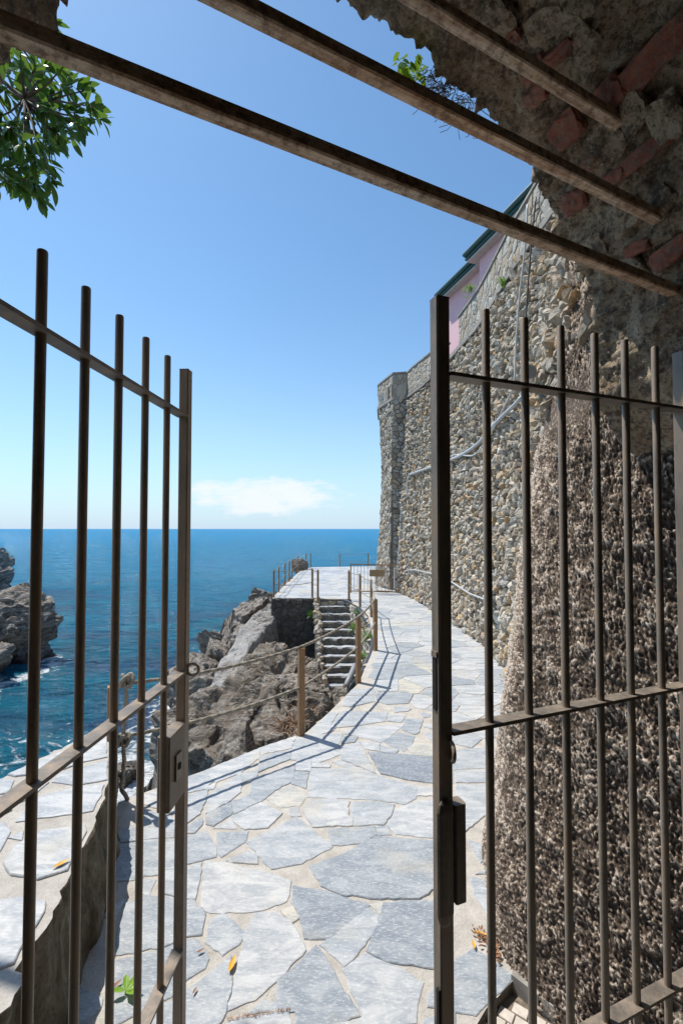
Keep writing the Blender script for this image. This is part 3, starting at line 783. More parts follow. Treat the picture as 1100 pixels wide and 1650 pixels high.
t_mid = float(np.interp(3.3, YB, AL)); t_m2 = float(np.interp(4.4, YB, AL))
WP = jitter_pts(t_lo, t_mid, -.05, STR, .062, .052, .5) + jitter_pts(t_mid, t_m2, -.05, STR, .09, .07, .5) + jitter_pts(t_m2, t_hi, -.05, STR, .118, .088, .5)
for poly in voronoi(WP, .3):
    if len(poly) < 3 or abs(area(poly)) < .0008: continue
    c = cent(poly)
    if not (t_lo < c[0] < t_hi - .05 and c[1] < STR - .02): continue
    yy = y_of_t(c[0])
    if is_pop(yy, c[1]): continue
    poly = inset(poly, .007 if yy > 4.4 else .004)
    if abs(area(poly)) < .0006: continue
    q = project(place_wall(c[0], c[1], 0.05))
    a = abs(area(poly)) / (q[2] ** 2) if inframe(q, 0) and q[0] < 960 else 0
    cells.append((a, poly, q))
cells.sort(key=lambda c: -c[0])
rest = MB()
def stone_tint(r_):
    t = r_.random()
    if r_.random() < .12: t = r_.uniform(.9, 1.0)
    return t
for k, (a, poly, q) in enumerate(cells):
    r_ = random.Random(k * 7 + 1)
    sz_ = min(1, math.sqrt(abs(area(poly))) / .10); V, Fc = stone_on(poly, place_wall, k, .010, .02 + (.065 if a else .03) * sz_, jit=.003 + .010 * sz_, tl=.38)
    if k < 290: mk('stone', V, Fc, M['stone'], wall, tint=stone_tint(r_))
    else: rest.add(V, Fc, stone_tint(r_))
rest.build('small_stones', M['stone'], wall, kind='stuff', tint=True)

# rough cast swelling of the wall, close to the gate
def build_popcorn():
    by = [(.90, 1.40), (1.15, 1.26), (1.32, 1.13), (1.45, 1.045), (1.58, .96), (1.70, .875), (1.80, .82), (1.90, .765), (2.0, .72), (2.1, .695), (2.2, .695), (2.3, .73), (2.62, .83), (3.2, 1.08), (4.1, 1.45), (4.88, 1.76), (5.3, 1.98), (5.82, 2.14)]
    B = np.array([(x, y) for y, x in by]); al = np.concatenate([[0], np.cumsum(np.hypot(*np.diff(B, axis=0).T))])
    T = []; t = 0.0
    while t < al[-1]:
        T.append(t); yy = np.interp(t, al, B[:, 1]); t += .0048 * max(.85, yy / 1.7)
    T = np.array(T); Z = np.arange(-.08, 3.25, .0064)
    def fn(u, v):
        t = T[u]; z = Z[v]; x = np.interp(t, al, B[:, 0]); y = np.interp(t, al, B[:, 1])
        nearw = np.clip((4.2 - y) / 1.5, 0, 1)
        led = 1 / (1 + np.exp(-(z - 2.36 - .05 * np.sin(y * 9)) / .025)) * .10 * nearw * 1.0
        x = x + SL(y) * z
        dx = (np.interp(t + .03, al, B[:, 0]) - np.interp(t - .03, al, B[:, 0])); dy = (np.interp(t + .03, al, B[:, 1]) - np.interp(t - .03, al, B[:, 1]))
        l = np.hypot(dx, dy) + 1e-9
        n = np.stack([-dy / l, dx / l, np.full(len(z), .15)], 1)
        p = np.stack([x, y, z], 1)
        big = fbm(p * 1.7 + 5, 3) * .03
        s = np.stack([x * 98, y * 98, z * 74 + y * 28], 1)
        a1 = perlin(s); a2 = perlin(s * 2.1 + 9); a3 = perlin(p * 17 + 3)
        a0 = np.clip(1 - 2.4 * np.abs(perlin(s * .8 + 7)), -1, 1)
        sp = np.clip(a1 * .9 + .2, 0, 2) ** 1.3 * .0165 + np.clip(a2 + .1, -.2, 1) * .007 + a3 * .010 + a0 * .004
        smooth_ = (1 / (1 + np.exp(-(fbm(p * 2.4 + 40, 2) - 1.1) * 9))) * .5
        ledge_s = np.exp(-((z - 2.36) / .08) ** 2) * nearw
        w = np.clip(1 - smooth_ - ledge_s * .75, .12, 1)
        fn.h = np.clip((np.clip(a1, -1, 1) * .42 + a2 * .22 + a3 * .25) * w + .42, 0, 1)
        # drips lean upward-left
        off = big + sp * w + .01
        r = p + n * off[:, None]
        r[:, 2] += np.clip(sp, 0, 1) * .5 * w
        return r
    P, q = grid(len(T), len(Z), fn)
    yy, zz = P[q[:, 0], 1], P[q[:, 0], 2]
    q = q[is_pop(yy - .1, zz) | (yy < 1.95)]
    return P, q, fn.h
P, q, h = build_popcorn()
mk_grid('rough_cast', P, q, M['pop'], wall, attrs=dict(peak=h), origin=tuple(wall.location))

# string course and parapets
def strip(name, ys, z0, z1, out_, back, m, parent, xs=None):
    """a course following the wall head between heights z0 and z1"""
    mb = MB(); V = []
    for y in ys:
        x = float(WX(y, STR)) if xs is None else xs(y)
        V += [(x - out_, y, z0), (x - out_, y, z1), (x + back, y, z1), (x + back, y, z0)]
    n = len(ys); Fc = [(0, 1, 2, 3), (4 * n - 1, 4 * n - 2, 4 * n - 3, 4 * n - 4)]
    for i in range(n - 1):
        for k in range(4): Fc.append((4 * i + k, 4 * i + 4 + k, 4 * i + 4 + (k + 1) % 4, 4 * i + (k + 1) % 4))
    return mk(name, V, Fc, m, parent)
strip('string_course', np.linspace(3.2, 13.7, 30), STR, STR + .09, .05, .5, M['concrete'], wall)
def parapet_stones(y0, y1, z0, z1, name):
    t0, t1 = float(np.interp(y0, YB, AL)), float(np.interp(y1, YB, AL)); mb = MB(); k = 0
    def pl(t, z, h):
        y = float(np.interp(t, AL, YB)); return (float(WX(y, STR)) - .015 - h, y, z)
    for poly in voronoi(jitter_pts(t0, t1, z0, z1, .2, .15), .6):
        if len(poly) < 3: continue
        for p_, n_ in (((t0, 0), (-1, 0)), ((t1, 0), (1, 0)), ((0, z0), (0, -1)), ((0, z1), (0, 1))):
            poly = clip(poly, p_, n_)
            if len(poly) < 3: break
        if len(poly) < 3 or abs(area(poly)) < .006: continue
        V, Fc = stone_on(inset(poly, .012), pl, 5000 + k, .004, .014, .1, .002, .03); mb.add(V, Fc, random.Random(k).uniform(.2, .85)); k += 1
    mb.build(name, M['stone'], wall, kind='stuff', tint=True)
for y0, y1, zt in ((3.2, 9.95, .64), (11.5, 13.66, .68)):
    strip('parapet', np.linspace(y0, y1, 16), STR + .09, STR + .09 + zt, .015, .28, M['concrete'], wall)
    parapet_stones(y0, y1, STR + .11, STR + .07 + zt, 'parapet_stones')
    strip('coping', np.linspace(y0 - .02, y1 + .02, 16), STR + .09 + zt, STR + .13 + zt, .045, .31, M['concrete'], wall)

# ------------------------------------------------------------------ bastion pier
pier = thing('stone_bastion', (1.6, 14.6, 0), 'leaning stone bastion pier with a masonry parapet at the far end of the wall', 'tower')
def pier_ring(z):
    k = min(1, max(0, z / STR))
    flare = max(0, 1 - z / 1.6) * .14; bulge = .07 * math.sin(z * 1.15 + .4)
    xc = 1.48 + .12 * k; xl = 1.30 - .015 * k - flare * 1.2 - bulge * .7
    return [(2.3, 13.72), (xc, 13.86), (xl, 15.0), (xl + .12, 16.3), (1.9, 17.2), (2.6, 17.2)]
def build_pier():
    zs = np.arange(-.3, STR + .01, .09); rows = []
    for z in zs:
        r = pier_ring(z); pts_ = []
        for a, b in zip(r[:-1], r[1:]):
            L_ = math.hypot(b[0] - a[0], b[1] - a[1]); n = max(2, int(L_ / .09)) 
            n = {0: 8, 1: 14, 2: 12, 3: 8, 4: 4}[r.index(a)]
            pts_ += [(a[0] + (b[0] - a[0]) * i / n, a[1] + (b[1] - a[1]) * i / n) for i in range(n)]
        pts_.append(r[-1]); rows.append([(x, y, z) for x, y in pts_])
    A_ = np.array(rows); nr, nc = A_.shape[:2]; P_ = A_.reshape(-1, 3)
    d = fbm(P_ * 3.2, 4) * .035
    P_ = P_ + np.stack([-d, -d * .4, 0 * d], 1)
    i = (np.arange(nr - 1)[:, None] * nc + np.arange(nc - 1)[None]).ravel()
    q_ = np.stack([i, i + 1, i + nc + 1, i + nc], 1)
    mk_grid('pier_body', P_, q_, M['mortar'], pier, smooth=False, origin=tuple(pier.location))
    # masonry faces
    k = 0
    for (ia, ib), nm in (((1, 2), 'a'), ((0, 1), 'b')):
        def pl(s, z, h, ia=ia, ib=ib):
            r = pier_ring(z); a, b = Vector(r[ia]), Vector(r[ib]); d_ = b - a; L_ = d_.length; d_.normalize()
            n_ = Vector((-abs(d_.y), -abs(d_.x))) if ia == 1 else Vector((-.2, -1)).normalized()
            p_ = a + d_ * s + n_ * (h + .02); return (p_.x, p_.y, z)
        W_ = 1.12 if ia == 1 else .75
        mb = MB()
        for poly in voronoi(jitter_pts(0, W_, 0, STR, .17, .12), .5):
            if len(poly) < 3: continue
            for p0_, n0_ in (((0, 0), (-1, 0)), ((W_, 0), (1, 0))):
                poly = clip(poly, p0_, n0_)
                if len(poly) < 3: break
            if len(poly) < 3 or abs(area(poly)) < .003: continue
            V, Fc = stone_on(inset(poly, .007), pl, 8000 + k, .005, .03, .3, .006, .15); mb.add(V, Fc, stone_tint(random.Random(k + 55)) * .75); k += 1
        mb.build('pier_stones', M['stone'], pier, kind='stuff', tint=True)
    ring = pier_ring(STR)
    def band(nm, z0, z1, o_, m, stones=False):
        c = (2.2, 15.4); r = [((x - c[0]) * (1 + o_ / .8) + c[0], (y - c[1]) * (1 + o_ / 1.6) + c[1]) for x, y in ring]
        n = len(r); V = [(x, y, z) for z in (z0, z1) for x, y in r]
        mk(nm, V, [(i, i + 1, n + i + 1, n + i) for i in range(n - 1)] + [tuple(range(n, 2 * n)), tuple(range(n))[::-1], (n - 1, 0, n, 2 * n - 1)], m, pier)
        if stones:
            mb = MB(); kk = 0
            for ia in (0, 1, 2):
                a, b = Vector(r[ia]), Vector(r[ia + 1]); d_ = (b - a); L_ = d_.length; d_.normalize(); n_ = Vector((d_.y, -d_.x))
                if n_.x > 0: n_ = -n_
                if ia == 0: n_ = Vector((-.2, -1)).normalized()
                for poly in voronoi(jitter_pts(0, L_, z0, z1, .19, .15), .6):
                    for p0_, n0_ in (((0, 0), (-1, 0)), ((L_, 0), (1, 0)), ((0, z0 + .02), (0, -1)), ((0, z1 - .02), (0, 1))):
                        poly = clip(poly, p0_, n0_)
                        if len(poly) < 3: break
                    if len(poly) < 3 or abs(area(poly)) < .004: continue
                    V, Fc = stone_on(inset(poly, .014), lambda s, z, h: ((a + d_ * s + n_ * h).x, (a + d_ * s + n_ * h).y, z), 9000 + kk, .006, .016, .1, .002, .03)
                    mb.add(V, Fc, random.Random(kk).uniform(.15, .8)); kk += 1
            mb.build('parapet_stones', M['stone'], pier, kind='stuff', tint=True)
    band('string_course', STR, STR + .09, .06, M['concrete'])
    band('parapet', STR + .09, STR + .80, .02, M['concrete'], True)
    band('coping', STR + .80, STR + .845, .05, M['concrete'])
build_pier()

# ------------------------------------------------------------------ pink house (two blocks)
dh = Vector((.30, -.954, 0)); nh = Vector((.954, .30, 0))
def house(name, a, length, depth, z0, ze, label, ov=.2):
    t = thing(name, (a[0], a[1], z0), label, 'house', 'pink house blocks above the wall')
    a = Vector((a[0], a[1], 0)); c = a + dh * (length / 2) + nh * (depth / 2)
    MB().box(c + Vector((0, 0, (z0 + ze) / 2)), length, depth, ze - z0, X=dh).build('wall', M['pink'], t)
    MB().box(c + Vector((0, 0, ze + .02)), length + ov * 2, depth + ov * 2, .05, X=dh).build('eave_boards', M['soffb'], t)
    MB().box(c + Vector((0, 0, ze + .10)), length + ov * 2 + .08, depth + ov * 2 + .08, .09, X=dh).build('roof', M['teal'], t)
    e = MB(); r0 = c + Vector((0, 0, ze + .17))
    e.tube([r0 - dh * (length / 2 + ov + .02) - nh * (depth / 2 + ov + .07), r0 + dh * (length / 2 + ov) - nh * (depth / 2 + ov + .07)], .055, 8)
    e.build('gutter', M['teal'], t)
    return t
hA = house('house', (3.0, 12.6), 1.9, 3.0, 5.4, 8.30, 'pink plastered house block with dark teal eave, farther left behind the parapet')
hB = house('house', (3.27, 10.62), 5.2, 3.0, 5.4, 8.25, 'nearer pink house block with dark teal eave just above the grey parapet')

# cables, pipes and lamp on the wall
def wall_line(name, pix, r, m, label, cat, off=.08, n=8, extra=None):
    P_ = [wall_hit(x, y, off + (.03 if y < 700 else 0)) for x, y in pix] + (extra or [])
    # resample with a soft spline
    Q = []
    for i in range(len(P_) - 1):
        p0, p1, p2, p3 = P_[max(i - 1, 0)], P_[i], P_[i + 1], P_[min(i + 2, len(P_) - 1)]
        for k in range(6):
            t = k / 6; Q.append(.5 * ((2 * p1) + (p2 - p0) * t + (2 * p0 - 5 * p1 + 4 * p2 - p3) * t * t + (3 * p1 - p0 - 3 * p2 + p3) * t ** 3))
    Q.append(P_[-1])
    o = MB().tube(Q, r, n).build(name, m, smooth=True); tag(o, label, cat); return o
dp = [wall_hit(x, y, .11) for x, y in ((886, 606), (862, 632), (838, 652))]
mainpipe = wall_line('drain_pipe', ((888, 600), (868, 622), (846, 648), (824, 668), (800, 692), (778, 714), (752, 732), (722, 745), (690, 756), (664, 765)), [.026 + .010 * min(1, k / 40) for k in range(55)], M['white_pipe'], 'grey plastic drain pipe sloping down across the rubble wall from its open end', 'pipe')
pm = [wall_hit(888, 600, .11)]; pm.append(pm[0] + (pm[0] - wall_hit(868, 622, .11)).normalized() * .07)
kx = MB().tube([pm[0], pm[1]], .032, 14).build('pipe_mouth', M['lampgrey'], mainpipe, smooth=False)
wall_line('drain_pipe', ((662, 765), (659, 780), (658, 800), (650, 808), (649, 830), (646, 880), (641, 930)), .03, M['white_pipe'], 'thin pale downpipe running down the corner beside the stone bastion', 'pipe', off=.05)
wall_line('cable', ((862, 330), (858, 400), (849, 480), (843, 560), (840, 620), (826, 652), (806, 690), (785, 718), (768, 734), (740, 733), (722, 740)), .016, M['cable'], 'pale cable hanging down the wall and joining the sloping drain pipe', 'cable')
wall_line('cable', ((876, 318), (868, 400), (862, 480), (858, 560)), .012, M['dark_cable'], 'thin dark cable hanging down the top of the rubble wall', 'cable')
wall_line('cable', ((771, 590), (765, 650), (757, 700), (752, 735)), .008, M['cable'], 'thin pale wire hanging above the sloping drain pipe beside the tall gate post', 'cable')
wall_line('cable', ((655, 921), (668, 918), (690, 922), (720, 930), (745, 945), (765, 957), (790, 966)), .017, M['white_pipe'], 'low pale cable sagging along the wall foot to the lamp', 'cable')
lp = wall_hit(802, 972, .12)
lamp = thing('wall_lamp', lp, 'grey hooded wall lamp low on the rubble wall at the end of the pale cable', 'lamp')
def half_ball(c, r, m, nm, par, k=1.0, zcut=-.25):
    V = []; Fc = []
    for i in range(9):
        ph = math.pi * (i / 8) * .62
        for j in range(16):
            th = 2 * math.pi * j / 16; V.append((c.x + r * math.sin(ph) * math.cos(th), c.y + r * math.sin(ph) * math.sin(th), c.z + r * k * math.cos(ph)))
    for i in range(8):
        for j in range(16): Fc.append((i * 16 + j, (i + 1) * 16 + j, (i + 1) * 16 + (j + 1) % 16, i * 16 + (j + 1) % 16))
    return mk(nm, V, Fc, m, par, True)
half_ball(lp, .095, M['lampgrey'], 'lamp_shade', lamp, 1.25)
MB().tube([lp + Vector((0, 0, -.02)), lp + Vector((.13, 0, -.02))], .035, 12).build('bracket', M['lampgrey'], lamp, True)
half_ball(lp + Vector((0, 0, -.035)), .05, M['cable'], 'bulb_cover', lamp, -1)
# small weeds on the wall
def leaf_quad(mb, c, d, up, ln, wd, t=.5):
    d = Vector(d).normalized(); s_ = d.cross(Vector(up)); s_ = s_.normalized() if s_.length > 1e-4 else Vector((1, 0, 0)); n_ = s_.cross(d)
    c = Vector(c)
    P_ = [c, c + d * ln * .3 + s_ * wd * .45 + n_ * wd * .12, c + d * ln * .7 + s_ * wd * .4 + n_ * wd * .1, c + d * ln, c + d * ln * .7 - s_ * wd * .4 + n_ * wd * .1, c + d * ln * .3 - s_ * wd * .45 + n_ * wd * .12, c + d * ln * .5 - n_ * wd * .06]
    mb.add(P_, [(0, 1, 6), (1, 2, 6), (2, 3, 6), (3, 4, 6), (4, 5, 6), (5, 0, 6)], t)
def weed(loc, R, n, ln, wd, m, label, name='green_weed', down=.2, cat='plant', grp=None):
    r_ = random.Random(int(loc[0] * 991 + loc[2] * 77)); mb = MB(); loc = Vector(loc)
    for i in range(n):
        a = r_.uniform(0, 2 * math.pi); e = r_.uniform(-.4, 1.2); d = Vector((math.cos(a) * math.cos(e), math.sin(a) * math.cos(e), math.sin(e) - down))
        c = loc + d * r_.uniform(0, R); leaf_quad(mb, c, d + Vector((r_.gauss(0, .4), r_.gauss(0, .4), r_.gauss(0, .4))), (0, 0, 1), ln * r_.uniform(.6, 1.2), wd, r_.random())
    mb.tube([loc + Vector((.06, 0, -R * .3)), loc, loc + Vector((-.01, 0, R * .7))], .004, 4); o = mb.build(name, m, smooth=False, tint=True); return tag(o, label, cat, grp)
w = wall_hit(818, 456, .08); weed(w, .10, 110, .05, .02, M['fern'], 'small green weed growing from the rubble wall below the grey parapet')
w = wall_hit(770, 472, .12); weed(w + Vector((-.05, 0, .05)), .16, 160, .06, .02, M['fern'], 'green weed tuft on the parapet end beside the pink house')

# ------------------------------------------------------------------ arch around the gate
U = Vector((.907, .422, 0)).normalized(); N = Vector((-U.y, U.x, 0))
def A(s, q, z=0.0): return U * (s - .149) + N * q + Vector((0, 0, z))
AC, AR, AZ = .668, .838, CAMZ + .436
Q0, QG, Q1 = .42, .719, .972
arch = thing('stone_archway', A(AC, .7), 'dark rough stone and brick archway around the iron gate', 'archway')
def build_arch():
    # profile: left jamb, arc, right jamb
    prof = [(-1, z) for z in np.arange(-.05, AZ, .03)]
    J = []
    for z in np.arange(-.05, AZ, .025): J.append((AC - AR, z, -1.0, 0.0))
    for a in np.linspace(math.pi, 0, 400): J.append((AC + AR * math.cos(a), AZ + AR * math.sin(a), math.cos(a), math.sin(a)))
    for z in np.arange(AZ - .02, -.06, -.025): J.append((AC + AR + .38 * float(np.clip((AZ - .0 - z) / .30, 0, 1)) ** 1.5, z, 1.0, 0.0))
    J = np.array(J)
    W_ = []
    for e in (1.3, .9, .6, .4, .25, .15, .08, .03): W_.append((Q0, e))
    for q_ in np.arange(Q0, Q1 + .001, .0125): W_.append((q_, 0.0))
    for e in (.012, .025, .04, .06, .1, .15, .25, .4, .6, .9, 1.3): W_.append((Q1, e))
    W_ = np.array(W_)
    def fn(u, v):
        j = J[u]; w = W_[v]
        s = j[:, 0] + j[:, 2] * w[:, 1]; z = j[:, 1] + j[:, 3] * w[:, 1]; q_ = w[:, 0]
        p = np.outer(s - .149, np.array(U)) + np.outer(q_, np.array(N)); p[:, 2] = z
        d = fbm(p * 4.2, 4) * .020 + np.clip(fbm(p * 15 + 4, 4, g=.65), -1, 1.2) * .013 + perlin(p * 45) * .007
        # loose knobbly lip along the outer edge
        lip = np.exp(-((q_ - Q1) / .16) ** 2) * (w[:, 1] < .3)
        d = d + lip * (fbm(p * 34 + 9, 4, g=.6) * .008)
        nrm = np.outer(j[:, 2], np.array(U)); nrm[:, 2] = j[:, 3]
        fr = np.outer(np.where(q_ > .9, 1.0, 0), np.array(N))
        return p - nrm * (d * (w[:, 1] < .02) + .0)[:, None] + fr * (d * .8)[:, None]
    P_, q_ = grid(len(J), len(W_), fn)
    mk_grid('arch_masonry', P_, q_, M['soffit'], arch, origin=tuple(arch.location))
build_arch()
# vaulted passage behind the camera
pas = thing('passage_vault', A(AC, -1.2), 'dark plain passage walls and ceiling behind the gate', 'passage')
MB().box(A(AC, -1.25, AZ + 1.42), 4.6, 3.28, .25, X=U).build('ceiling', M['soffit'], pas)
MB().box(A(AC - 2.1, -1.25, 1.5), .3, 3.28, 4.4, X=U).build('side_wall', M['soffit'], pas)
MB().box(A(AC + 2.1, -1.25, 1.5), .3, 3.28, 4.4, X=U).build('side_wall', M['soffit'], pas)
mk('passage_floor', [A(-1.6, -3, .0), A(3, -3, .0), A(3, .80, .0), A(-1.6, .80, .0)], [(0, 1, 2, 3)], M['concrete'], kind='structure')
mk('ground', [(-60, -60, -.06), (60, -60, -.06), (60, .2, -.06), (-60, .2, -.06)], [(0, 1, 2, 3)], M['dirt'], kind='structure')
MB().box(A(AC, -2.95, 1.7), 4.6, .2, 4.0, X=U).build('light_stop_wall', M['soffit'], pas)  # unseen wall added to keep daylight from entering behind the camera

def soffit_hit(px, py):
    d = ray(px, py); o = Vector((0, 0, CAMZ)); D = .3
    while D < 4:
        p = o + d * D; s = U.dot(p) + .149; q_ = N.dot(p)
        if p.z > AZ:
            if math.hypot(s - AC, p.z - AZ) > AR: break
        elif s > AC + AR: break
        D += .004
    a = math.atan2(max(0, p.z - AZ), s - AC)
    return a, q_
def soffit_block(px, py, la, lq, m, nm, rise=.02, rot=0.0, seed=0, jag=.18):
    a0, q0 = soffit_hit(px, py); r_ = random.Random(seed)
    D_, Fc = ico(3)
    k = .28 if nm == 'brick' else .12
    mxn = np.abs(D_).max(1)
    Q = D_ / (mxn[:, None] ** (1 - k))
    n_ = fbm(Q * 2.2 + seed * 3.7, 4)
    a = Q[:, 0] * la * .62 * (1 + n_ * .18) ; b = Q[:, 1] * lq * .6 * (1 + n_ * .16); h = np.clip(Q[:, 2], -1, 1) * (rise + .010) + n_ * .004
    ca_, sa_ = math.cos(rot), math.sin(rot)
    a, b = a * ca_ - b * sa_, a * sa_ + b * ca_
    V = []
    for aa, bb, hh in zip(a, b, h):
        th = a0 + aa / AR; R = AR - hh - .006
        V.append(A(AC + R * math.cos(th), min(q0 + bb, Q1 - .01), AZ + R * math.sin(th)))
    mk(nm, V, Fc, m, arch, smooth=False, tint=r_.uniform(.2, .6))
for i, (x, y, la, lq) in enumerate(((1052, 92, .05, .16), (985, 150, .055, .06), (890, 92, .03, .10), (862, 110, .03, .06), (915, 205, .06, .07), (868, 148, .035, .05), (1040, 245, .035, .12), (985, 288, .03, .07), (928, 322, .05, .06), (1085, 405, .045, .09), (952, 262, .03, .05), (1030, 398, .028, .06), (820, 60, .03, .05))):
    soffit_block(x, y, la, lq, M['brick'], 'brick', .003 + .004 * (i % 3), rng.uniform(-.2, .2), i, .28)
for i, (x, y, la, lq) in enumerate(((975, 232, .08, .09), (1020, 180, .06, .06), (800, 25, .07, .06), (930, 60, .07, .06), (1075, 190, .08, .06), (1010, 345, .06, .07), (880, 30, .05, .07), (1070, 320, .05, .05), (960, 400, .06, .06), (1020, 440, .07, .06))):
    soffit_block(x, y, la, lq, M['soffit_stone'], 'stone', .0 + .004 * (i % 3), rng.uniform(-.5, .5), 40 + i, .35)

# beams of the transom
def gate_plane(px, py):
    d = ray(px, py); k = (QG - N.z * 0) / (N.x * d.x + N.y * d.y); return Vector((d.x * k, k, CAMZ + d.z * k))
for i, (pa, pb, lab) in enumerate((((0, 41), (1095, 473), 'lowest rusty steel beam spanning the arch above the gate leaves'), ((367, 0), (1071, 357), 'middle rusty steel beam spanning the arch'), ((678, 0), (1020, 212), 'highest rusty steel beam, ending in the brickwork at top right'))):
    a, b = gate_plane(*pa), gate_plane(*pb); dv = (b - a).normalized()
    h = math.sqrt(max(0, AR ** 2 - (a.z - AZ) ** 2)); s0 = U.dot(a) + .149; s1 = U.dot(b) + .149
    a = a - dv * max(0, s0 - (AC - h - .06)); b = b + dv * .05
    mb = MB(); n = 40; th = .027; V = []; b_ = .003
    for k in range(n + 1):
        c = a.lerp(b, k / n); w = (math.sin(k * 1.7 + i) + math.sin(k * .6)) * .0006
        for x, y in ((-th / 2 + b_, -th / 2), (th / 2 - b_, -th / 2), (th / 2, -th / 2 + b_), (th / 2, th / 2 - b_), (th / 2 - b_, th / 2), (-th / 2 + b_, th / 2), (-th / 2, th / 2 - b_), (-th / 2, -th / 2 + b_)):
            V.append(c + N * (x + w) + Vector((0, 0, y + w)))
    Fc = [(k * 8 + j, k * 8 + (j + 1) % 8, (k + 1) * 8 + (j + 1) % 8, (k + 1) * 8 + j) for k in range(n) for j in range(8)]
    tag(mk('steel_beam', V, Fc, M['beam']), lab, 'beam', 'beams above the gate')

# ------------------------------------------------------------------ gate leaves
def vnorm(v): return v.normalized()
def gate_leaf(free, hinge_dir, bars_px, length, HZ, label, zr, nm='gate_leaf'):
    """free: (x,y) of the free post; bars at their own x,y"""
    hd = Vector((hinge_dir[0], hinge_dir[1], 0)).normalized()
    t = thing(nm, (free[0], free[1], .15), label, 'gate', 'iron gate leaves')
    fr = Vector((free[0], free[1], 0))
    top, bot = HZ, .16
    pw = .032
    MB().cbox(fr + Vector((0, 0, (top + bot) / 2)), pw, pw * .9, top - bot, X=hd, b=.003).build('post', M['gate'], t)
    MB().box(fr + Vector((0, 0, top + .0015)), pw * .96, pw * .86, .003, X=hd).build('post_cap', M['gate_plate'], t)
    for s in bars_px:
        c = fr + hd * s
        MB().tube([c + Vector((0, 0, bot)), c + Vector((0, 0, 1.0)), c + Vector((0, 0, top - .003)), c + Vector((0, 0, top))], [.0089, .0089, .0089, .0080], 16).build('bar', M['gate'], t, smooth=False)
    for o in list(t.children):
        if o.name.startswith('bar'): autosmooth(o, 50)
    for z in zr:
        MB().box(fr + hd * (pw / 2 + length / 2) + Vector((0, 0, z)), length, .034, .008, X=hd).build('rail', M['gate_plate'], t)
    hp = fr + hd * (length + pw)
    MB().cbox(hp + Vector((0, 0, (top + bot) / 2)), pw, pw, top - bot, X=hd).build('hinge_post', M['gate'], t)
    sd_ = Vector((-hd.y, hd.x, 0))
    for z in zr:
        for o_ in bars_px:   # weld beads where bars cross the rails
            pass
    return t, fr, hd
HZ = CAMZ + .48
# left leaf, swung open towards the sea
fl = at(297, 852, 1.374); b1 = at(60, 852, .772)
hdl = (b1 - fl); dist1 = hdl.length
sp_l = [dist1 * k / 5 for k in range(1, 8)]
# spacing read off the photograph
def along(px, fr, hd):
    r = ray(px, 852); # solve fr+hd*s on ray
    # (fr.x+hd.x s) = r.x (fr.y+hd.y s)
    return (r.x * fr.y - fr.x) / (hd.x - r.x * hd.y)
hl = Vector((hdl.x, hdl.y, 0)).normalized()
sl = [along(px, fl, hl) for px in (267, 231.5, 188, 132.5, 60)]
sl += [sl[-1] + .118]
leafL, frL, hdL = gate_leaf((fl.x, fl.y), (hl.x, hl.y), sl, sl[-1] + .08, HZ, 'left iron gate leaf of round bars, swung open towards the sea', (CAMZ + .338, CAMZ - .425, CAMZ - 1.225))
frr = at(710, 852, .942); hgr = at(1062, 852, 1.19)
hr = Vector((hgr.x - frr.x, hgr.y - frr.y, 0)).normalized()
sr = [along(px, frr, hr) for px in (785, 848, 907, 962, 1011, 1060)]
leafR, frR, hdR = gate_leaf((frr.x, frr.y), (hr.x, hr.y), sr, sr[-1] + .075, HZ, 'right iron gate leaf of round bars, nearly closed in front of the rough wall', (CAMZ + .322, CAMZ - .415, CAMZ - 1.16))
def ring(c, nrm, R, r, par, t0=0, t1=2 * math.pi):
    nrm = Vector(nrm).normalized(); a = Vector((0, 0, 1)); b = nrm.cross(a).normalized(); n = 28
    P_ = [Vector(c) + (a * math.cos(t) + b * math.sin(t)) * R for t in [t0 + (t1 - t0) * k / n for k in range(n + 1)]]
    return MB().tube(P_, r, 10).build('ring_handle', M['ring'], par, smooth=True)
sdL = Vector((-hdL.y, hdL.x, 0)); sdL = sdL if sdL.x > 0 else -sdL     # towards the path
sdR = Vector((hdR.y, -hdR.x, 0)); sdR = sdR if sdR.y < 0 else -sdR     # towards the camera
# left: lock box beside the post, ring outside
bc = frL + hdL * .075 + Vector((0, 0, CAMZ - .665)) + sdL * .002
hL = .20
MB().cbox(bc, .105, .036, hL, X=hdL, b=.004).build('lock_box', M['gate_plate'], leafL)
MB().box(bc + hdL * .0 + sdL * .0205, .036, .005, .07, X=hdL).build('keyhole_plate', M['gate'], leafL)
MB().box(bc + sdL * .0245, .012, .003, .016, X=hdL).build('keyhole', M['dark'], leafL)
ring(frL + Vector((0, 0, CAMZ - .42)) + sdL * .031, hdL, .0175, .0042, leafL)
# right: two part lock housing, ring, latch slot
rc = frR + Vector((0, 0, 0))
pl_ = MB(); zc = CAMZ - .665
V = []; 
for z, k in ((zc - .125, .4), (zc - .115, .8), (zc - .10, 1), (zc + .10, 1), (zc + .115, .8), (zc + .125, .4)):
    for a in np.linspace(-math.pi / 2, math.pi / 2, 7):
        p_ = frR - hdR * (.004) + sdR * (.014 + .008 * k * math.cos(a)) + hdR * (math.sin(a) * .019 * k)
        V.append((p_.x, p_.y, z))
Fc = [(i * 7 + j, i * 7 + j + 1, (i + 1) * 7 + j + 1, (i + 1) * 7 + j) for i in range(5) for j in range(6)] + [tuple(range(7))[::-1], tuple(range(35, 42))] + [(i * 7, (i + 1) * 7, (i + 1) * 7 + 6, i * 7 + 6) for i in range(5)]
mk('lock_cover', V, Fc, M['gate_plate'], leafR)
MB().cbox(frR + hdR * .031 + sdR * .004 + Vector((0, 0, CAMZ - .655)), .026, .030, .195, X=hdR, b=.003).build('lock_box', M['gate_plate'], leafR)
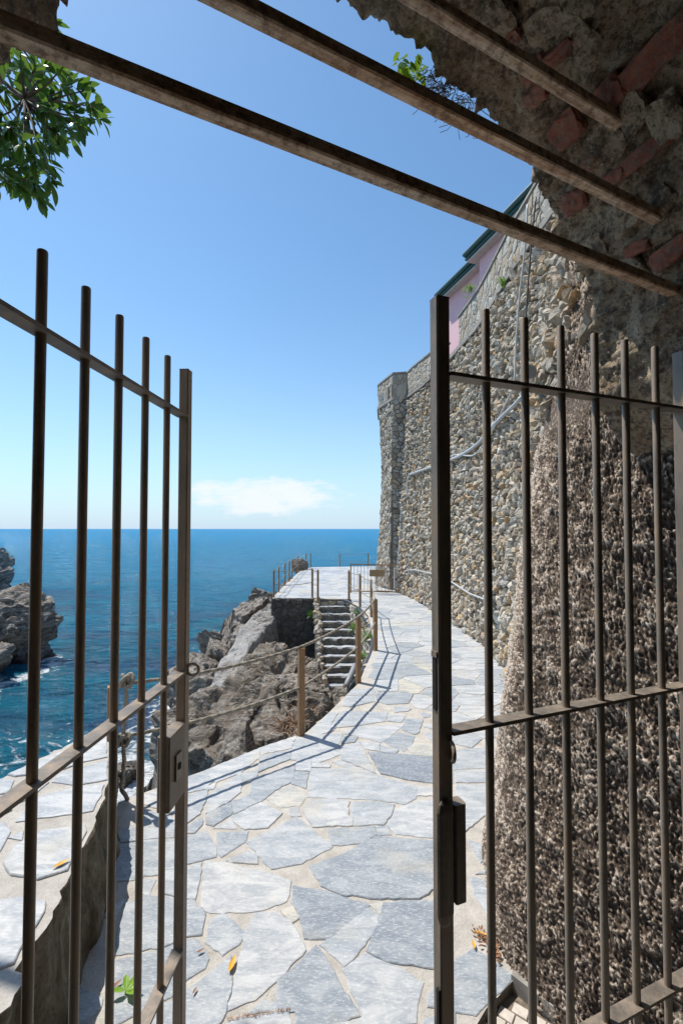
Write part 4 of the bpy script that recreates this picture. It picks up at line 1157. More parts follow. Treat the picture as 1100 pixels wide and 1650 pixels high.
ring(frR + sdR * .024 + hdR * .006 + Vector((0, 0, CAMZ - .445)), (sdR * .35 + hdR).normalized(), .0175, .0042, leafR)
MB().box(frR - hdR * .0165 + Vector((0, 0, CAMZ - .315)), .003, .012, .105, X=hdR).build('strike_slot', M['dark'], leafR)
MB().box(frR - hdR * .0175 + sdR * .008 + Vector((0, 0, CAMZ - .98)), .006, .009, .14, X=hdR).build('floor_bolt', M['dark'], leafR)
MB().box(frR - hdR * .018 + Vector((0, 0, CAMZ - .255)), .003, .018, .012, X=hdR).build('latch_lip', M['ring'], leafR)
# slim welded stop behind right hinge
# ------------------------------------------------------------------ low wall on the left
lt = [ground(x, y, .43) for x, y in ((24, 1560), (60, 1508), (85, 1475), (110, 1410), (140, 1345), (163, 1290), (172, 1262), (181, 1180), (171, 1163), (118, 1194), (50, 1227), (0, 1254))]
top = [(p.x, p.y) for p in lt] + [(-3.2, 1.6), (-3.2, .9), (-1.0, .9), (-1.0, 1.5)]
lw = thing('low_wall', (-1.7, 2.2, 0), 'low stone wall topped with pale irregular slabs, left of the path', 'wall')
base = [(p[0] + (.07 if p[0] > -1.75 else -.05), p[1] + (.03 if p[1] > 3 else 0)) for p in top]
def build_low():
    n = len(top); tt = top if area(top) > 0 else top[::-1]
    tt = roughen(tt, .03, .007, 3); m_ = len(tt)
    c = cent(top); V = []; zs = [-3.3, -1.5, -.05, 0, .06, .12, .18, .24, .30, .36, .405, .42]
    P_ = []
    for z in zs:
        k = 1 - z / .43 if z >= 0 else 1
        for x, y in tt:
            l = math.hypot(x - c[0], y - c[1]); P_.append((x + (x - c[0]) / l * .07 * k, y + (y - c[1]) / l * .07 * k, z))
    P_ = np.array(P_); d = fbm(P_ * 7, 4) * .026 + np.clip(perlin(P_ * 20), -1, 1) * .014
    d = np.where(P_[:, 2] > .41, d * .25, d)
    cc = np.array([c[0], c[1], 0]); dr = P_ - cc; dr[:, 2] = 0; dr /= np.linalg.norm(dr, axis=1)[:, None] + 1e-9
    P_ = P_ + dr * d[:, None]
    Fc = [(i * m_ + j, i * m_ + (j + 1) % m_, (i + 1) * m_ + (j + 1) % m_, (i + 1) * m_ + j) for i in range(len(zs) - 1) for j in range(m_)] + [tuple(range((len(zs) - 1) * m_, len(zs) * m_))]
    o = mk('wall_body', P_, Fc, [m_lowwall, M['grout']], lw, smooth=True)
    o.data.polygons[len(Fc) - 1].material_index = 1; o.data.polygons[len(Fc) - 1].use_smooth = False
def m_low():
    t = NT('stained low wall'); v = t.scalev(t.pos, 1, 1, .45)
    n = t.noise(5, 9, .7, vec=v, dist=.6); n2 = t.noise(30, 7, .75)
    c = t.ramp(n, [(.34, (.05, .036, .022)), (.46, (.17, .135, .085)), (.56, (.30, .255, .18)), (.68, (.52, .49, .42))])
    c = t.mix(t.ramp(n2, [(.5, 0.0), (.66, .6)]), c, (.07, .055, .038))
    return t.fin(c, .95, t.bump(t.math('ADD', n, n2), 1.0, .05))
m_lowwall = m_low(); build_low()
vl = (0, 1200, 2.444)
for k, (tn, c) in enumerate(((.75, (30,121, 200,47, 420,-30, 425,50, 330,70, 220,108, 60,128)), (.6, (205,150, 240,113, 425,62, 425,140, 300,163)), (.7, (62,308, 147,212, 330,163, 412,160, 403,200, 368,263, 200,288)),
        (.8, (12,470, 62,402, 150,347, 338,318, 343,345, 318,390, 268,498, 150,536, 42,518)), (.8, (-40,625, 90,603, 183,622, 178,660, 80,815, 58,866, -40,905)), (.6, (-30,135, 58,142, 38,190, -30,205)),
        (.7, (32,370, 95,342, 88,380)), (.65, (62,205, 150,150, 195,150, 135,205, 60,240)), (.5, (-60,215, 45,205, 50,260, -60,320)), (.6, (-80,330, 20,310, 45,345, -10,440, -80,450)))):
    V, Fc = slab_mesh(pts_of(vl, c, .42), 700 + k, z=.427, th=.03, rough=.05, amp=.004)
    mk('coping_stone', V, Fc, M['slab'], lw, tint=tn)

# ------------------------------------------------------------------ rocks
def rock(name, c, size, seed, label, rot=(0, 0, 0), facets=16, sub=6, m=None, strata=.05, sf=3.0, rough=.06, group=None, axis=(.45, .25, .85), kind=None, sm=True, pts=None):
    g = np.random.default_rng(seed); D_, Fc = ico(sub)
    n = g.normal(size=(facets, 3)); n /= np.linalg.norm(n, axis=1)[:, None]; h = g.uniform(.58, 1.0, facets)
    dots = D_ @ n.T; r = np.where(dots > .05, h / np.maximum(dots, .05), 9).min(1); r = np.minimum(r, 1.25)
    P_ = D_ * r[:, None] * np.array(size)
    ax = np.array(axis); ax = ax / np.linalg.norm(ax)
    s = P_ @ ax * sf + fbm(P_ * .5 + seed, 3) * .9
    saw = (s - np.floor(s)); saw = np.where(saw < .8, saw / .8, (1 - saw) / .2)
    s2 = s * 2.7 + fbm(P_ * 1.1 + 3, 2) * .5; saw2 = (s2 - np.floor(s2)); saw2 = np.where(saw2 < .8, saw2 / .8, (1 - saw2) / .2)
    msize = float(np.mean(size))
    d = (saw - .5) * strata * 1.5 * msize + (saw2 - .5) * strata * .7 * msize + fbm(P_ * (1.7 / msize) + seed * 3.1, 5, g=.5) * rough * 1.05 * msize - np.clip(ridged(P_ * (1.6 / msize) + seed, 2) - 1.0, 0, 1) * .30 * msize + ridged(P_ * (4.5 / msize) + seed, 3, .5) * rough * .16 * msize
    nd = D_ / np.array(size); nd /= np.linalg.norm(nd, axis=1)[:, None]
    P_ = P_ + nd * d[:, None]
    R = np.array(Matrix.Rotation(rot[2], 3, 'Z') @ Matrix.Rotation(rot[1], 3, 'Y') @ Matrix.Rotation(rot[0], 3, 'X'))
    P_ = P_ @ R.T + np.array(c)
    o = mk(name, P_, Fc, m or M['rock'], None, smooth=False, origin=tuple(c))
    return tag(o, label, 'rock', group, kind)
# coastal slope as one displaced sheet
CP = []
for px, py, D in ((441, 1030, 12.2), (470, 1062, 12.1), (500, 1097, 12.0), (520, 1142, 9.6), (503, 1112, 10.5), (438, 985, 14), (425, 968, 17), (400, 1005, 15), (418, 1030, 12.5), (395, 1062, 11.2), (372, 1092, 10.3), (345, 1135, 9), (315, 1172, 8.2), (303, 1200, 8),
        (430, 1075, 10), (420, 1100, 9), (460, 1105, 9.8), (470, 1150, 8), (500, 1150, 8.4), (430, 1145, 7.4), (400, 1125, 8.3), (375, 1140, 7.8), (468, 1168, 5.6), (440, 1172, 5.8), (400, 1170, 6), (495, 1160, 5.6), (520, 1150, 6.4), (545, 1128, 7.2), (360, 1200, 5.4), (330, 1225, 5.0), (420, 1190, 5.0)):
    p = at(px, py, D); CP.append((p.x, p.y, p.z))
for y, x in SHORE[1:]:
    CP.append((x, y, -3.1)); CP.append((x - 1.0, y, -4.2)); CP.append((x - 2.5, y, -5))
for x, y, z in ((-1.5, 3.0, -4), (-2.2, 3.6, -4.5), (-1.2, 3.4, -3), (-2.6, 18, -1.2), (-2.3, 21, -1.6), (-2.2, 14.5, -.6), (-1.5, 23.2, -2), (0, 24, -2.4), (2, 24, -2.6), (.6, 8, -1.6), (.3, 10, -2.0), (0, 6.6, -1.2), (-.6, 4.3, -.7), (-1.0, 4.0, -1.0), (.3, 12, -1.5), (0, 16, -1), (0, 20, -1), (1.5, 6, -1), (2, 10, -1.5), (-2.0, 16.5, -.35), (-2.0, 19, -.3), (-1.75, 21.4, -.1)):
    CP.append((x, y, z))
CP = np.array(CP)
def Hbase(x, y):
    r = np.zeros(len(x)); w = np.zeros(len(x))
    for cx, cy, cz in CP:
        k = 1 / (((x - cx) ** 2 + ((y - cy) * .8) ** 2) + .06) ** 1.9
        r += k * cz; w += k
    return r / w
def build_slope():
    ys = np.concatenate([np.arange(2.9, 13, .045), np.arange(13, 27, .1)]); xs = np.concatenate([np.arange(-8, -5, .14), np.arange(-5, 1.3, .045), np.arange(1.3, 3, .2)])
    def fn(u, v):
        y = ys[u]; x = xs[v]; z = Hbase(x, y); p = np.stack([x, y, z], 1)
        s = (x * .9 + y * .15 - z * .75) * 1.2 + fbm(p * .6, 3) * .9
        sw = s - np.floor(s); sw = np.where(sw < .85, sw / .85, (1 - sw) / .15)
        s2 = (x * .5 - y * .8 + z * .6) * 1.6 + fbm(p * .8 + 7, 3); s2 = s2 - np.floor(s2); s2 = np.where(s2 < .9, s2 / .9, (1 - s2) / .1)
        lift = (sw - .5) * .30 + (s2 - .5) * .22 + ridged(p * 1.3 + 2, 4, .45) * .10 + fbm(p * 6, 3) * .02
        z2 = z + lift - .12
        # keep clear of the paving, stairs and terrace
        lim = np.full(len(x), 9.0)
        ins = np.array([inside((a, b), PATH) for a, b in zip(x, y)])
        lim = np.where(ins, -.5, lim)
        for i in range(3):
            pass
        sx0 = np.interp(y, [9.0, 12.05], [-.45, -.75]); st = (y > 9.0) & (y < 12.1) & (x > sx0) & (x < sx0 + 1.4)
        lim = np.where(st, np.interp(y, [9.0, 9.4, 12.05], [-2.1, -2.1, -.35]) - .25, lim)
        z2 = np.minimum(z2, lim)
        return np.stack([x, y, z2], 1)
    P_, q_ = grid(len(ys), len(xs), fn, flip=True)
    mk_grid('rocky_slope', P_, q_, M['rock'], kind='structure', smooth=False)
build_slope()
# individual masses
def W3(px, py, D): return tuple(at(px, py, D))
rock('boulder', W3(372, 1200, 6.0), (.85, 1.0, .72), 21, 'big brown boulder just over the path edge, left of the nearest rope post', rot=(.1, .45, .2), facets=9, strata=.05, sf=1.6, rough=.045)
rock('boulder', W3(447, 1163, 7.1), (.72, .85, .5), 5, 'brown fractured boulder behind the nearest rope post', rot=(0, -.3, .5), facets=10, rough=.045)
rock('boulder', W3(440, 1128, 8.6), (.72, 1.25, .80), 9, 'large brown rock mass below the terrace, with pale veins', rot=(.2, .55, .1), facets=9, strata=.045, rough=.04)
rock('boulder', W3(446, 1078, 10.9), (.50, .9, .60), 12, 'brown rock ridge leaning against the dark terrace wall', rot=(.2, .5, 0), facets=12)
# pale smooth slab of rock running down to the sea
def pale_slab():
    Lp = [(442, 985, 13.0), (425, 998, 12.8), (405, 1011, 12.2), (383, 1033, 11.4), (370, 1060, 10.8), (352, 1085, 10.2), (338, 1115, 9.6), (325, 1145, 9.0), (312, 1165, 8.6), (302, 1178, 8.4)]
    Rp = [(443, 998, 12.6), (436, 1012, 12.2), (420, 1030, 11.6), (412, 1046, 11.0), (396, 1065, 10.4), (385, 1088, 9.8), (374, 1105, 9.4), (362, 1130, 8.9), (356, 1150, 8.5), (330, 1172, 8.2)]
    La = np.array([W3(*p) for p in Lp]); Ra = np.array([W3(p[0] + 13, p[1], p[2]) for p in Rp]); nu, nv = 90, 40
    tl_ = np.linspace(0, 1, len(Lp))
    def fn(u, v):
        a = u / (nu - 1); b = v / (nv - 1)
        l = np.stack([np.interp(a, tl_, La[:, k]) for k in range(3)], 1); r = np.stack([np.interp(a, tl_, Ra[:, k]) for k in range(3)], 1)
        e = (b - .5) * 1.16 + .5; p = l + (r - l) * e[:, None]
        ed = np.minimum(np.minimum(b, 1 - b) * 5, 1); ea = np.minimum(np.minimum(a, 1 - a) * 14, 1)
        p[:, 2] += .34 - (1 - ed * ea) ** 2 * 1.1 + fbm(p * 1.6, 5) * .07 + (np.clip(ridged(p * 1.1 + 6, 3) - .9, 0, 1)) * -.12
        return p
    P_, q_ = grid(nu, nv, fn, flip=True)
    o = mk_grid('rock_slab', P_, q_, M['pale'], origin=tuple(P_.mean(0))); tag(o, 'pale smooth sloping slab of rock running down from the terrace to the sea', 'rock')
pale_slab()
lows = ((420, 988, 15.0, (.65, 1.2, .6), 'grey brown rock beside the terrace corner, topmost on the seaward side'), (397, 1036, 12.9, (.6, .9, .6), 'brown rock between the pale slab and the sea'), (358, 1072, 12.0, (.55, .8, .6), 'ochre rock at the waterline, left of the pale slab'),
        (330, 1095, 11.4, (.7, .9, .75), 'dark wet rock at the waterline behind the ring of the left leaf'), (322, 1135, 10.2, (.65, .8, .75), 'dark reddish rock left of the pale slab foot'), (318, 1195, 8.0, (.5, .7, .5), 'low grey rock left of the big brown boulder'),
        (432, 972, 18.5, (.6, 1.2, .5), 'knobbly grey rock under the far terrace posts'), (483, 914, 20.8, (.42, .6, .26), 'small jagged rock behind the far terrace posts'), (345, 1040, 15.5, (.6, .8, .35), 'low wet rock with foam beside the sea'))
for i, (px, py, D, sz, lab) in enumerate(lows):
    rock('rock', W3(px, py, D), sz, 60 + i, lab, rot=(.1 * i, .5, .3 * i), facets=13, sub=5, strata=.06, rough=.09)
rock('rock', (-4.15, 8.9, -2.95), (.38, .36, .42), 90, 'small ochre rock standing in the water beyond the low wall', facets=10, sub=5, rough=.12)
rock('rock', W3(175, 1246, 9.3), (.3, .2, .16), 92, 'little dark rock awash left of the ochre rock', facets=10, sub=4, rough=.12)
# left outcrops
rock('rock_outcrop', (-13.9, 16.3, -2.5), (2.9, 2.6, 1.95), 33, 'large layered slate outcrop at the left edge, in the sea', rot=(.1, -.18, .3), facets=12, m=M['rock'], strata=.05, sf=1.6, axis=(-.45, .1, .9))
rock('rock_outcrop', (-12.6, 14.3, -2.9), (2.2, 1.8, 1.25), 37, 'lower layered rock in front of the large slate outcrop', rot=(0, -.3, .1), facets=11, m=M['rock'], strata=.05, sf=1.8, axis=(-.5, .1, .9))
rock('rock', (-11.6, 16.9, -2.7), (.75, .9, 1.25), 38, 'steep narrow rock at the right side of the large slate outcrop', rot=(0, -.3, .1), facets=12, sub=5, m=M['grey'], strata=.08, sf=2.2, axis=(-.6, .1, .8))
rock('rock_outcrop', (-23.4, 27.5, -2.1), (3.0, 3.0, 2.35), 41, 'pale grey leaning slate outcrop behind, at the left edge', rot=(0, -.35, .2), facets=12, m=M['grey'], strata=.09, sf=1.4, axis=(-.7, .1, .7))
rock('rock', (-12.2, 11.9, -2.95), (1.5, .8, .35), 43, 'flat dark rock shelf awash at the left edge', facets=12, sub=5, m=M['grey'], strata=.08, sf=2.4)

# ------------------------------------------------------------------ terrace wall, stairs
tw = thing('terrace_wall', (-1.25, 12.2, -1.5), 'dark shaded stone retaining wall under the near edge of the terrace', 'wall')
mb = MB(); kk = 0
for poly in voronoi(jitter_pts(-1.87, -.62, -2.6, -.02, .27, .095), .6):
    if len(poly) < 3: continue
    for p0_, n0_ in (((-1.88, 0), (-1, 0)), ((-.62, 0), (1, 0)), ((0, -.03), (0, 1))):
        poly = clip(poly, p0_, n0_)
        if len(poly) < 3: break
    if len(poly) < 3 or abs(area(poly)) < .004: continue
    V, Fc = stone_on(inset(poly, .006), lambda a, b, h: (a, 12.19 - h, b), 300 + kk, .008, .035, .3, .005, .15)
    mk('stone', V, Fc, M['shade_stone'], tw, tint=random.Random(kk).uniform(0, .22)); kk += 1
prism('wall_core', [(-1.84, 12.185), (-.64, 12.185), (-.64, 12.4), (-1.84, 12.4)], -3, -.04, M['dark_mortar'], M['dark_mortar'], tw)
stairs = thing('stone_stairs', (-.2, 10.7, -2), 'narrow stone stairs going down beside the terrace to the rocks', 'stairs')
NS = 16
for i in range(NS):
    y1 = 12.08 - i * .215; y0 = y1 - .255; z1 = -.02 - (i + 1) * .152 + .0; x0 = -.60 + i * .026; x1 = x0 + .86
    P_, q_ = None, None
    rr_ = random.Random(i); mbs = MB(); nx = 9
    V = []
    for j in range(nx + 1):
        x = x0 + (x1 - x0) * j / nx; e = rr_.uniform(-.018, .018); h = rr_.uniform(-.008, .008)
        V += [(x, y0 + e, z1 - .32), (x, y0 + e + rr_.uniform(-.01, .01), z1 - .035), (x, y0 + e + .02, z1 + h), (x, y1 + .03, z1 + h), (x, y1 + .03, z1 - .32)]
    Fc = [(j * 5 + k, j * 5 + 5 + k, j * 5 + 6 + k, j * 5 + 1 + k) for j in range(nx) for k in range(4)] + [(0, 1, 2, 3, 4), tuple(nx * 5 + k for k in (4, 3, 2, 1, 0))]
    o = mk('step', V, Fc, [M['riser'], M['slab']], stairs, tint=.3 + .4 * rr_.random())  # riser faces get a darker colour that paints in their shade
    for p_ in o.data.polygons:
        if p_.normal.z > .6: p_.material_index = 1
# broken stringer of stones left of the steps
mb = MB(); kk = 0
for i in range(95):
    f = i / 94; r_ = random.Random(i + 900)
    x = -.66 + f * .34 + r_.uniform(-.06, .05); y = 12.1 - f * 2.9 + r_.uniform(-.05, .05); z = -.03 - f * 2.0 + r_.uniform(-.08, .03)
    c = Vector((x, y, z)); s_ = r_.uniform(.05, .10); D_, Fc = ico(1)
    V = [c + Vector((d[0] * s_ * r_.uniform(.6, 1.1), d[1] * s_ * r_.uniform(.7, 1.2), d[2] * s_ * r_.uniform(.8, 1.5))) for d in D_]
    mk('kerb_stone', V, Fc, M['stone'], stairs, tint=r_.uniform(.15, .8))
prism('stringer', [(-.74, 12.18), (-.58, 12.18), (-.30, 9.3), (-.42, 9.3)], -2.8, -2.05, M['mortar'], M['mortar'], stairs)
mk('stringer', [(-.72, 12.18, -.06), (-.59, 12.18, -.06), (-.28, 9.2, -2.1), (-.40, 9.2, -2.1), (-.72, 12.18, -3), (-.59, 12.18, -3), (-.28, 9.2, -3), (-.40, 9.2, -3)], [(0, 1, 2, 3)[::-1], (0, 4, 5, 1), (1, 5, 6, 2), (2, 6, 7, 3), (3, 7, 4, 0)], M['mortar'], stairs)
# stones of the path's retaining side along the stairs
ps = thing('retaining_wall', (.5, 9.5, -1), 'rubble side of the path dropping beside the stone stairs', 'wall')
ed = [Vector(p) for p in edge[10:26]]
alx = [0]
for a, b in zip(ed[:-1], ed[1:]): alx.append(alx[-1] + (b - a).length)
mb = MB(); kk = 0
def pl_edge(s, z, h):
    for i in range(len(ed) - 1):
        if s <= alx[i + 1] or i == len(ed) - 2:
            f = (s - alx[i]) / max(1e-6, alx[i + 1] - alx[i]); d_ = (ed[i + 1] - ed[i]).normalized(); n_ = Vector((-d_.y, d_.x))
            p_ = ed[i] + (ed[i + 1] - ed[i]) * f + n_ * h; return (p_.x, p_.y, z)
for poly in voronoi(jitter_pts(0, alx[-1], -2.2, -.06, .17, .12), .5):
    if len(poly) < 3: continue
    for p0_, n0_ in (((0.02, 0), (-1, 0)), ((alx[-1] - .02, 0), (1, 0)), ((0, -.05), (0, 1))):
        poly = clip(poly, p0_, n0_)
        if len(poly) < 3: break
    if len(poly) < 3 or abs(area(poly)) < .003: continue
    V, Fc = stone_on(inset(poly, .006), pl_edge, 400 + kk, .005, .04); mb.add(V, Fc, random.Random(kk).uniform(.1, .8)); kk += 1
mb.build('stone_facing', M['stone'], ps, kind='stuff', tint=True)

# hose along the stairs
def spline(P_, k=6):
    P_ = [Vector(p) for p in P_]; Q = []
    for i in range(len(P_) - 1):
        p0, p1, p2, p3 = P_[max(i - 1, 0)], P_[i], P_[i + 1], P_[min(i + 2, len(P_) - 1)]
        for j in range(k):
            t = j / k; Q.append(.5 * ((2 * p1) + (p2 - p0) * t + (2 * p0 - 5 * p1 + 4 * p2 - p3) * t * t + (3 * p1 - p0 - 3 * p2 + p3) * t ** 3))
    return Q + [P_[-1]]
hz_ = [at(x, y, D) for x, y, D in ((552, 967, 12.0), (562, 970, 11.7), (573, 977, 11.2), (583, 989, 10.4), (592, 1003, 9.6), (597, 1020, 8.6), (600, 1036, 7.7), (598, 1052, 7.1), (592, 1066, 6.7), (586, 1078, 6.4), (580, 1090, 6.2), (570, 1102, 6.2), (562, 1118, 6.3), (553, 1136, 6.6))]
o = MB().tube(spline(hz_), .036, 10).build('hose', M['hose'], smooth=True); tag(o, 'thick black hose running along the path edge above the stairs', 'hose')
hz2 = [at(x, y, D) for x, y, D in ((572, 1072, 8.0), (567, 1084, 7.8), (560, 1100, 7.6), (552, 1122, 7.5))]
o = MB().tube(spline(hz2), .05, 10).build('drain_pipe', M['lampgrey'], smooth=True); tag(o, 'short grey pipe leaning down across the lower steps', 'pipe')

# ------------------------------------------------------------------ rope fence
def post(px, pyb, ph, lab, w=.055, D=None, base=-.02):
    g = ground(px, pyb); 
    t = thing('rope_post', (g.x, g.y, base), lab, 'post', 'rusty posts carrying the rope along the path and terrace')
    ang = math.radians(20 + (px % 7) * 3); X = (math.cos(ang), math.sin(ang), 0)
    MB().cbox((g.x, g.y, base + (ph - base) / 2), w, w, ph - base, X=X, b=.004).build('post_shaft', M['post'], t)
    MB().tube([(g.x, g.y, ph - .002), (g.x, g.y, ph + .018)], w * .22, 8).build('rope_eye', M['post'], t)
    return Vector((g.x, g.y, ph))
PH = .775
near = [post(178, 1292, PH, 'rope post at the end of the low wall, half hidden by a gate bar'), post(485, 1184, PH, 'nearest whole rope post, standing on the slabs at the path edge'),
        post(577, 1099, PH, 'rope post at the path edge beside the lower stairs'), post(604.5, 1048, PH, 'rope post where the path edge bends beside the hose')]
far_ = [post(598, 994, PH, 'rope post right of the stairs, third from their top', .045), post(580, 978, PH, 'rope post right of the stairs, second from their top', .045), post(562, 968, PH, 'rope post at the right corner of the stair top', .045)]
stl = [post(512, 967, PH, 'rope post at the left corner of the stair top', .045), post(503, 963, PH, 'rope post on the terrace edge just left of the stair top', .045)]
ter = [post(441, 962.5, .72, 'terrace corner post above the dark retaining wall', .045), post(449, 954, .72, 'second post along the seaward terrace edge', .04), post(459, 943.5, .72, 'third post along the seaward terrace edge', .04), post(466, 937, .72, 'fourth post along the seaward terrace edge', .04),
       post(470.5, 932.5, .72, 'fifth post along the seaward terrace edge', .04), post(480, 922.5, .70, 'sixth post along the seaward terrace edge', .04), post(493, 914.5, .66, 'post near the far left terrace corner', .04), post(500.5, 913.5, .66, 'post at the far left terrace corner', .04)]
bk = [post(547, 913.2, .62, 'lone post at the middle of the far terrace edge', .05), post(593, 911.8, .62, 'post of the far terrace edge beside the bastion', .05)]
def catenary(a, b, sag, n=30):
    return [a.lerp(b, k / n) - Vector((0, 0, sag * 4 * (k / n) * (1 - k / n))) for k in range(n + 1)]
def rope(name, P_, r, label, twist=True, m=None, grp=None):
    # refine to show the lay of the strands
    Q = [P_[0]]; stp = r * .9 if twist else .08
    for a, b in zip(P_[:-1], P_[1:]):
        n = max(1, int((b - a).length / stp))
        for k in range(1, n + 1): Q.append(a.lerp(b, k / n))
    if twist: mb = MB().tube(Q, r, 12, lobes=3, twist=2 * math.pi / (r * 7) * 1.0 * 3 / 3, amp=.22)
    else: mb = MB().tube(Q, r, 6)
    o = mb.build(name, m or M['rope'], smooth=True); return tag(o, label, 'rope', grp)
for lv, dz in (('upper', .0), ('lower', -.36)):
    P_ = []
    for k, (a, b) in enumerate(zip(near[:-1], near[1:])):
        a2, b2 = a + Vector((.0, 0, dz + .01)), b + Vector((0, 0, dz + .01)); seg = catenary(a2, b2, (.045, .02, .02)[k], 16)
        P_ += seg if not P_ else seg[1:]
    rope('rope', P_, .0125, 'upper twisted rope strung along the nearer path posts' if dz == 0 else 'lower twisted rope strung along the nearer path posts')
for nm, seq, r, lab in (('a', [near[3]] + far_, .009, 'right of the stairs'), ('b', stl + [ter[0]], .009, 'across the near terrace edge'), ('c', ter, .009, 'along the seaward terrace edge'), ('d', bk, .008, 'along the far terrace edge')):
    for lv, dz in (('upper', .0), ('lower', -.36)):
        P_ = []
        for a, b in zip(seq[:-1], seq[1:]):
            seg = catenary(a + Vector((0, 0, dz)), b + Vector((0, 0, dz)), .05, 8); P_ += seg if not P_ else seg[1:]
        rope('rope', P_, r, lv + ' thin rope ' + lab, twist=False)
# knots and hanging tail at the first post
def knot(c, R, lab):
    P_ = []
    for k in range(90):
        t = k / 89 * 2 * math.pi * 3
        P_.append(Vector(c) + Vector(((1 + .45 * math.cos(t * 1.5)) * math.cos(t) * R * .7, (1 + .45 * math.cos(t * 1.5)) * math.sin(t) * R * .7, math.sin(t * 1.5) * R * .9)))
    o = MB().tube(P_, .0125, 8, lobes=3, twist=90, amp=.2).build('rope_knot', M['rope'], smooth=True); tag(o, lab, 'rope')
k1 = near[0] + Vector((.09, .02, .03)); k2 = near[0] + Vector((.075, 0.02, -.37))
knot(k1, .042, 'upper rope knot tied beside the post at the low wall'); knot(k2, .038, 'lower rope knot hanging beside the post at the low wall')
rope('rope', catenary(k1 - Vector((0, 0, .02)), k2 + Vector((0, 0, .03)), 0, 6), .0125, 'rope piece hanging between the two knots')
rope('rope', [k2 - Vector((0, 0, .02)), k2 + Vector((.005, 0, -.15)), k2 + Vector((-.01, 0, -.33)), k2 + Vector((.05, -.03, -.39))], .0125, 'rope tail hanging from the lower knot to the paving')

# ------------------------------------------------------------------ small iron gate at the end
g0, g1 = ground(565, 955), ground(648, 957)
fg = thing('small_gate', g0.lerp(g1, .5), 'small thin iron barrier gate across the far end of the path', 'gate')
gx = (g1 - g0).normalized(); hgt = .84
MB().box(g0 + Vector((0, 0, hgt / 2)), .03, .03, hgt, X=gx).build('post', M['post'], fg)
MB().box(g1 + Vector((0, 0, hgt / 2 + .03)), .035, .035, hgt + .06, X=gx).build('post', M['post'], fg)
mid = g0.lerp(g1, .53); W_ = (g1 - g0).length
MB().box(g0.lerp(g1, .5) + Vector((0, 0, hgt - .02)), W_, .022, .03, X=gx).build('rail', M['post'], fg)
MB().box(g0.lerp(g1, .5) + Vector((0, 0, .05)), W_, .022, .03, X=gx).build('rail', M['post'], fg)
for k in range(1, 15):
    f = k / 15
    MB().tube([g0.lerp(g1, f) + Vector((0, 0, .05)), g0.lerp(g1, f) + Vector((0, 0, hgt - .02))], .006, 6).build('bar', M['gate'], fg)
lf0 = g0.lerp(g1, .50) + Vector((0, -.05, 0)); P_ = [lf0 + Vector((0, 0, .08)), lf0 + Vector((0, 0, .78)), lf0 + gx * .06 + Vector((0, 0, .81)), lf0 + gx * .38 + Vector((0, 0, .81)), lf0 + gx * .44 + Vector((0, 0, .74)), lf0 + gx * .44 + Vector((0, 0, .08)), lf0 + Vector((0, 0, .08))]
MB().tube(P_, .013, 8).build('leaf_frame', M['post'], fg)
bd = at(607, 923.5, 12.9)
o = MB().box(bd, .42, .025, .19, X=gx).build('sign_board', M['board']); tag(o, 'blank brown wooden board hung on the small far gate', 'sign')
for i, (px, py, D, h) in enumerate(((637.5, 927, 13.2, .34), (637.5, 942, 13.2, .28))):
    o = MB().cbox(at(px, py - 2, 13.25), .12, .09, h, b=.02).build('meter_box', M['white_pipe']); tag(o, ('upper' if i == 0 else 'lower') + ' small white utility box behind the far gate', 'box')

# ------------------------------------------------------------------ plants
for i, (px, py, D, R, n) in enumerate(((503, 990, 12.05, .13, 240), (571, 1012, 9.7, .12, 220), (592, 1030, 8.1, .14, 200), (577, 985, 10.9, .10, 140), (584, 1058, 7.3, .08, 90), (507, 1003, 12.0, .07, 60))):
    weed(tuple(at(px, py, D)), R, n, .07, .018, M['fern'], ('fern tuft on the dark terrace wall beside the stair top', 'fern tuft on the right side of the middle steps', 'fern tuft below the bend of the hose', 'small fern under the hose near the stair top', 'small fern below the path post and hose', 'tiny fern under the terrace wall tuft')[i], 'fern', cat='plant')
def dry_tuft(c, R, n, lab, up=.8):
    r_ = random.Random(int(abs(c[0]) * 1000)); mb = MB(); c = Vector(c)
    for i in range(n):
        a = r_.uniform(0, 6.28); d = Vector((math.cos(a), math.sin(a), r_.uniform(-.1, 1.2) * up)).normalized(); p0 = c + Vector((r_.gauss(0, R * .3), r_.gauss(0, R * .3), 0))
        L_ = R * r_.uniform(.5, 1.3); mb.tube([p0, p0 + d * L_ * .5 + Vector((0, 0, R * .1)), p0 + d * L_ + Vector((0, 0, -R * .15))], [.007, .006, .002], 4)
    o = mb.build('dry_plant', M['dry']); tag(o, lab, 'plant')
dry_tuft(at(468, 1172, 5.0), .22, 70, 'dry brown plant tuft left of the nearest rope post')
dry_tuft(at(497, 1150, 6.0), .20, 45, 'dry twiggy plant right of the nearest rope post')
dry_tuft(at(512, 1105, 9.3), .22, 50, 'dry plant at the foot of the broken stair edge')
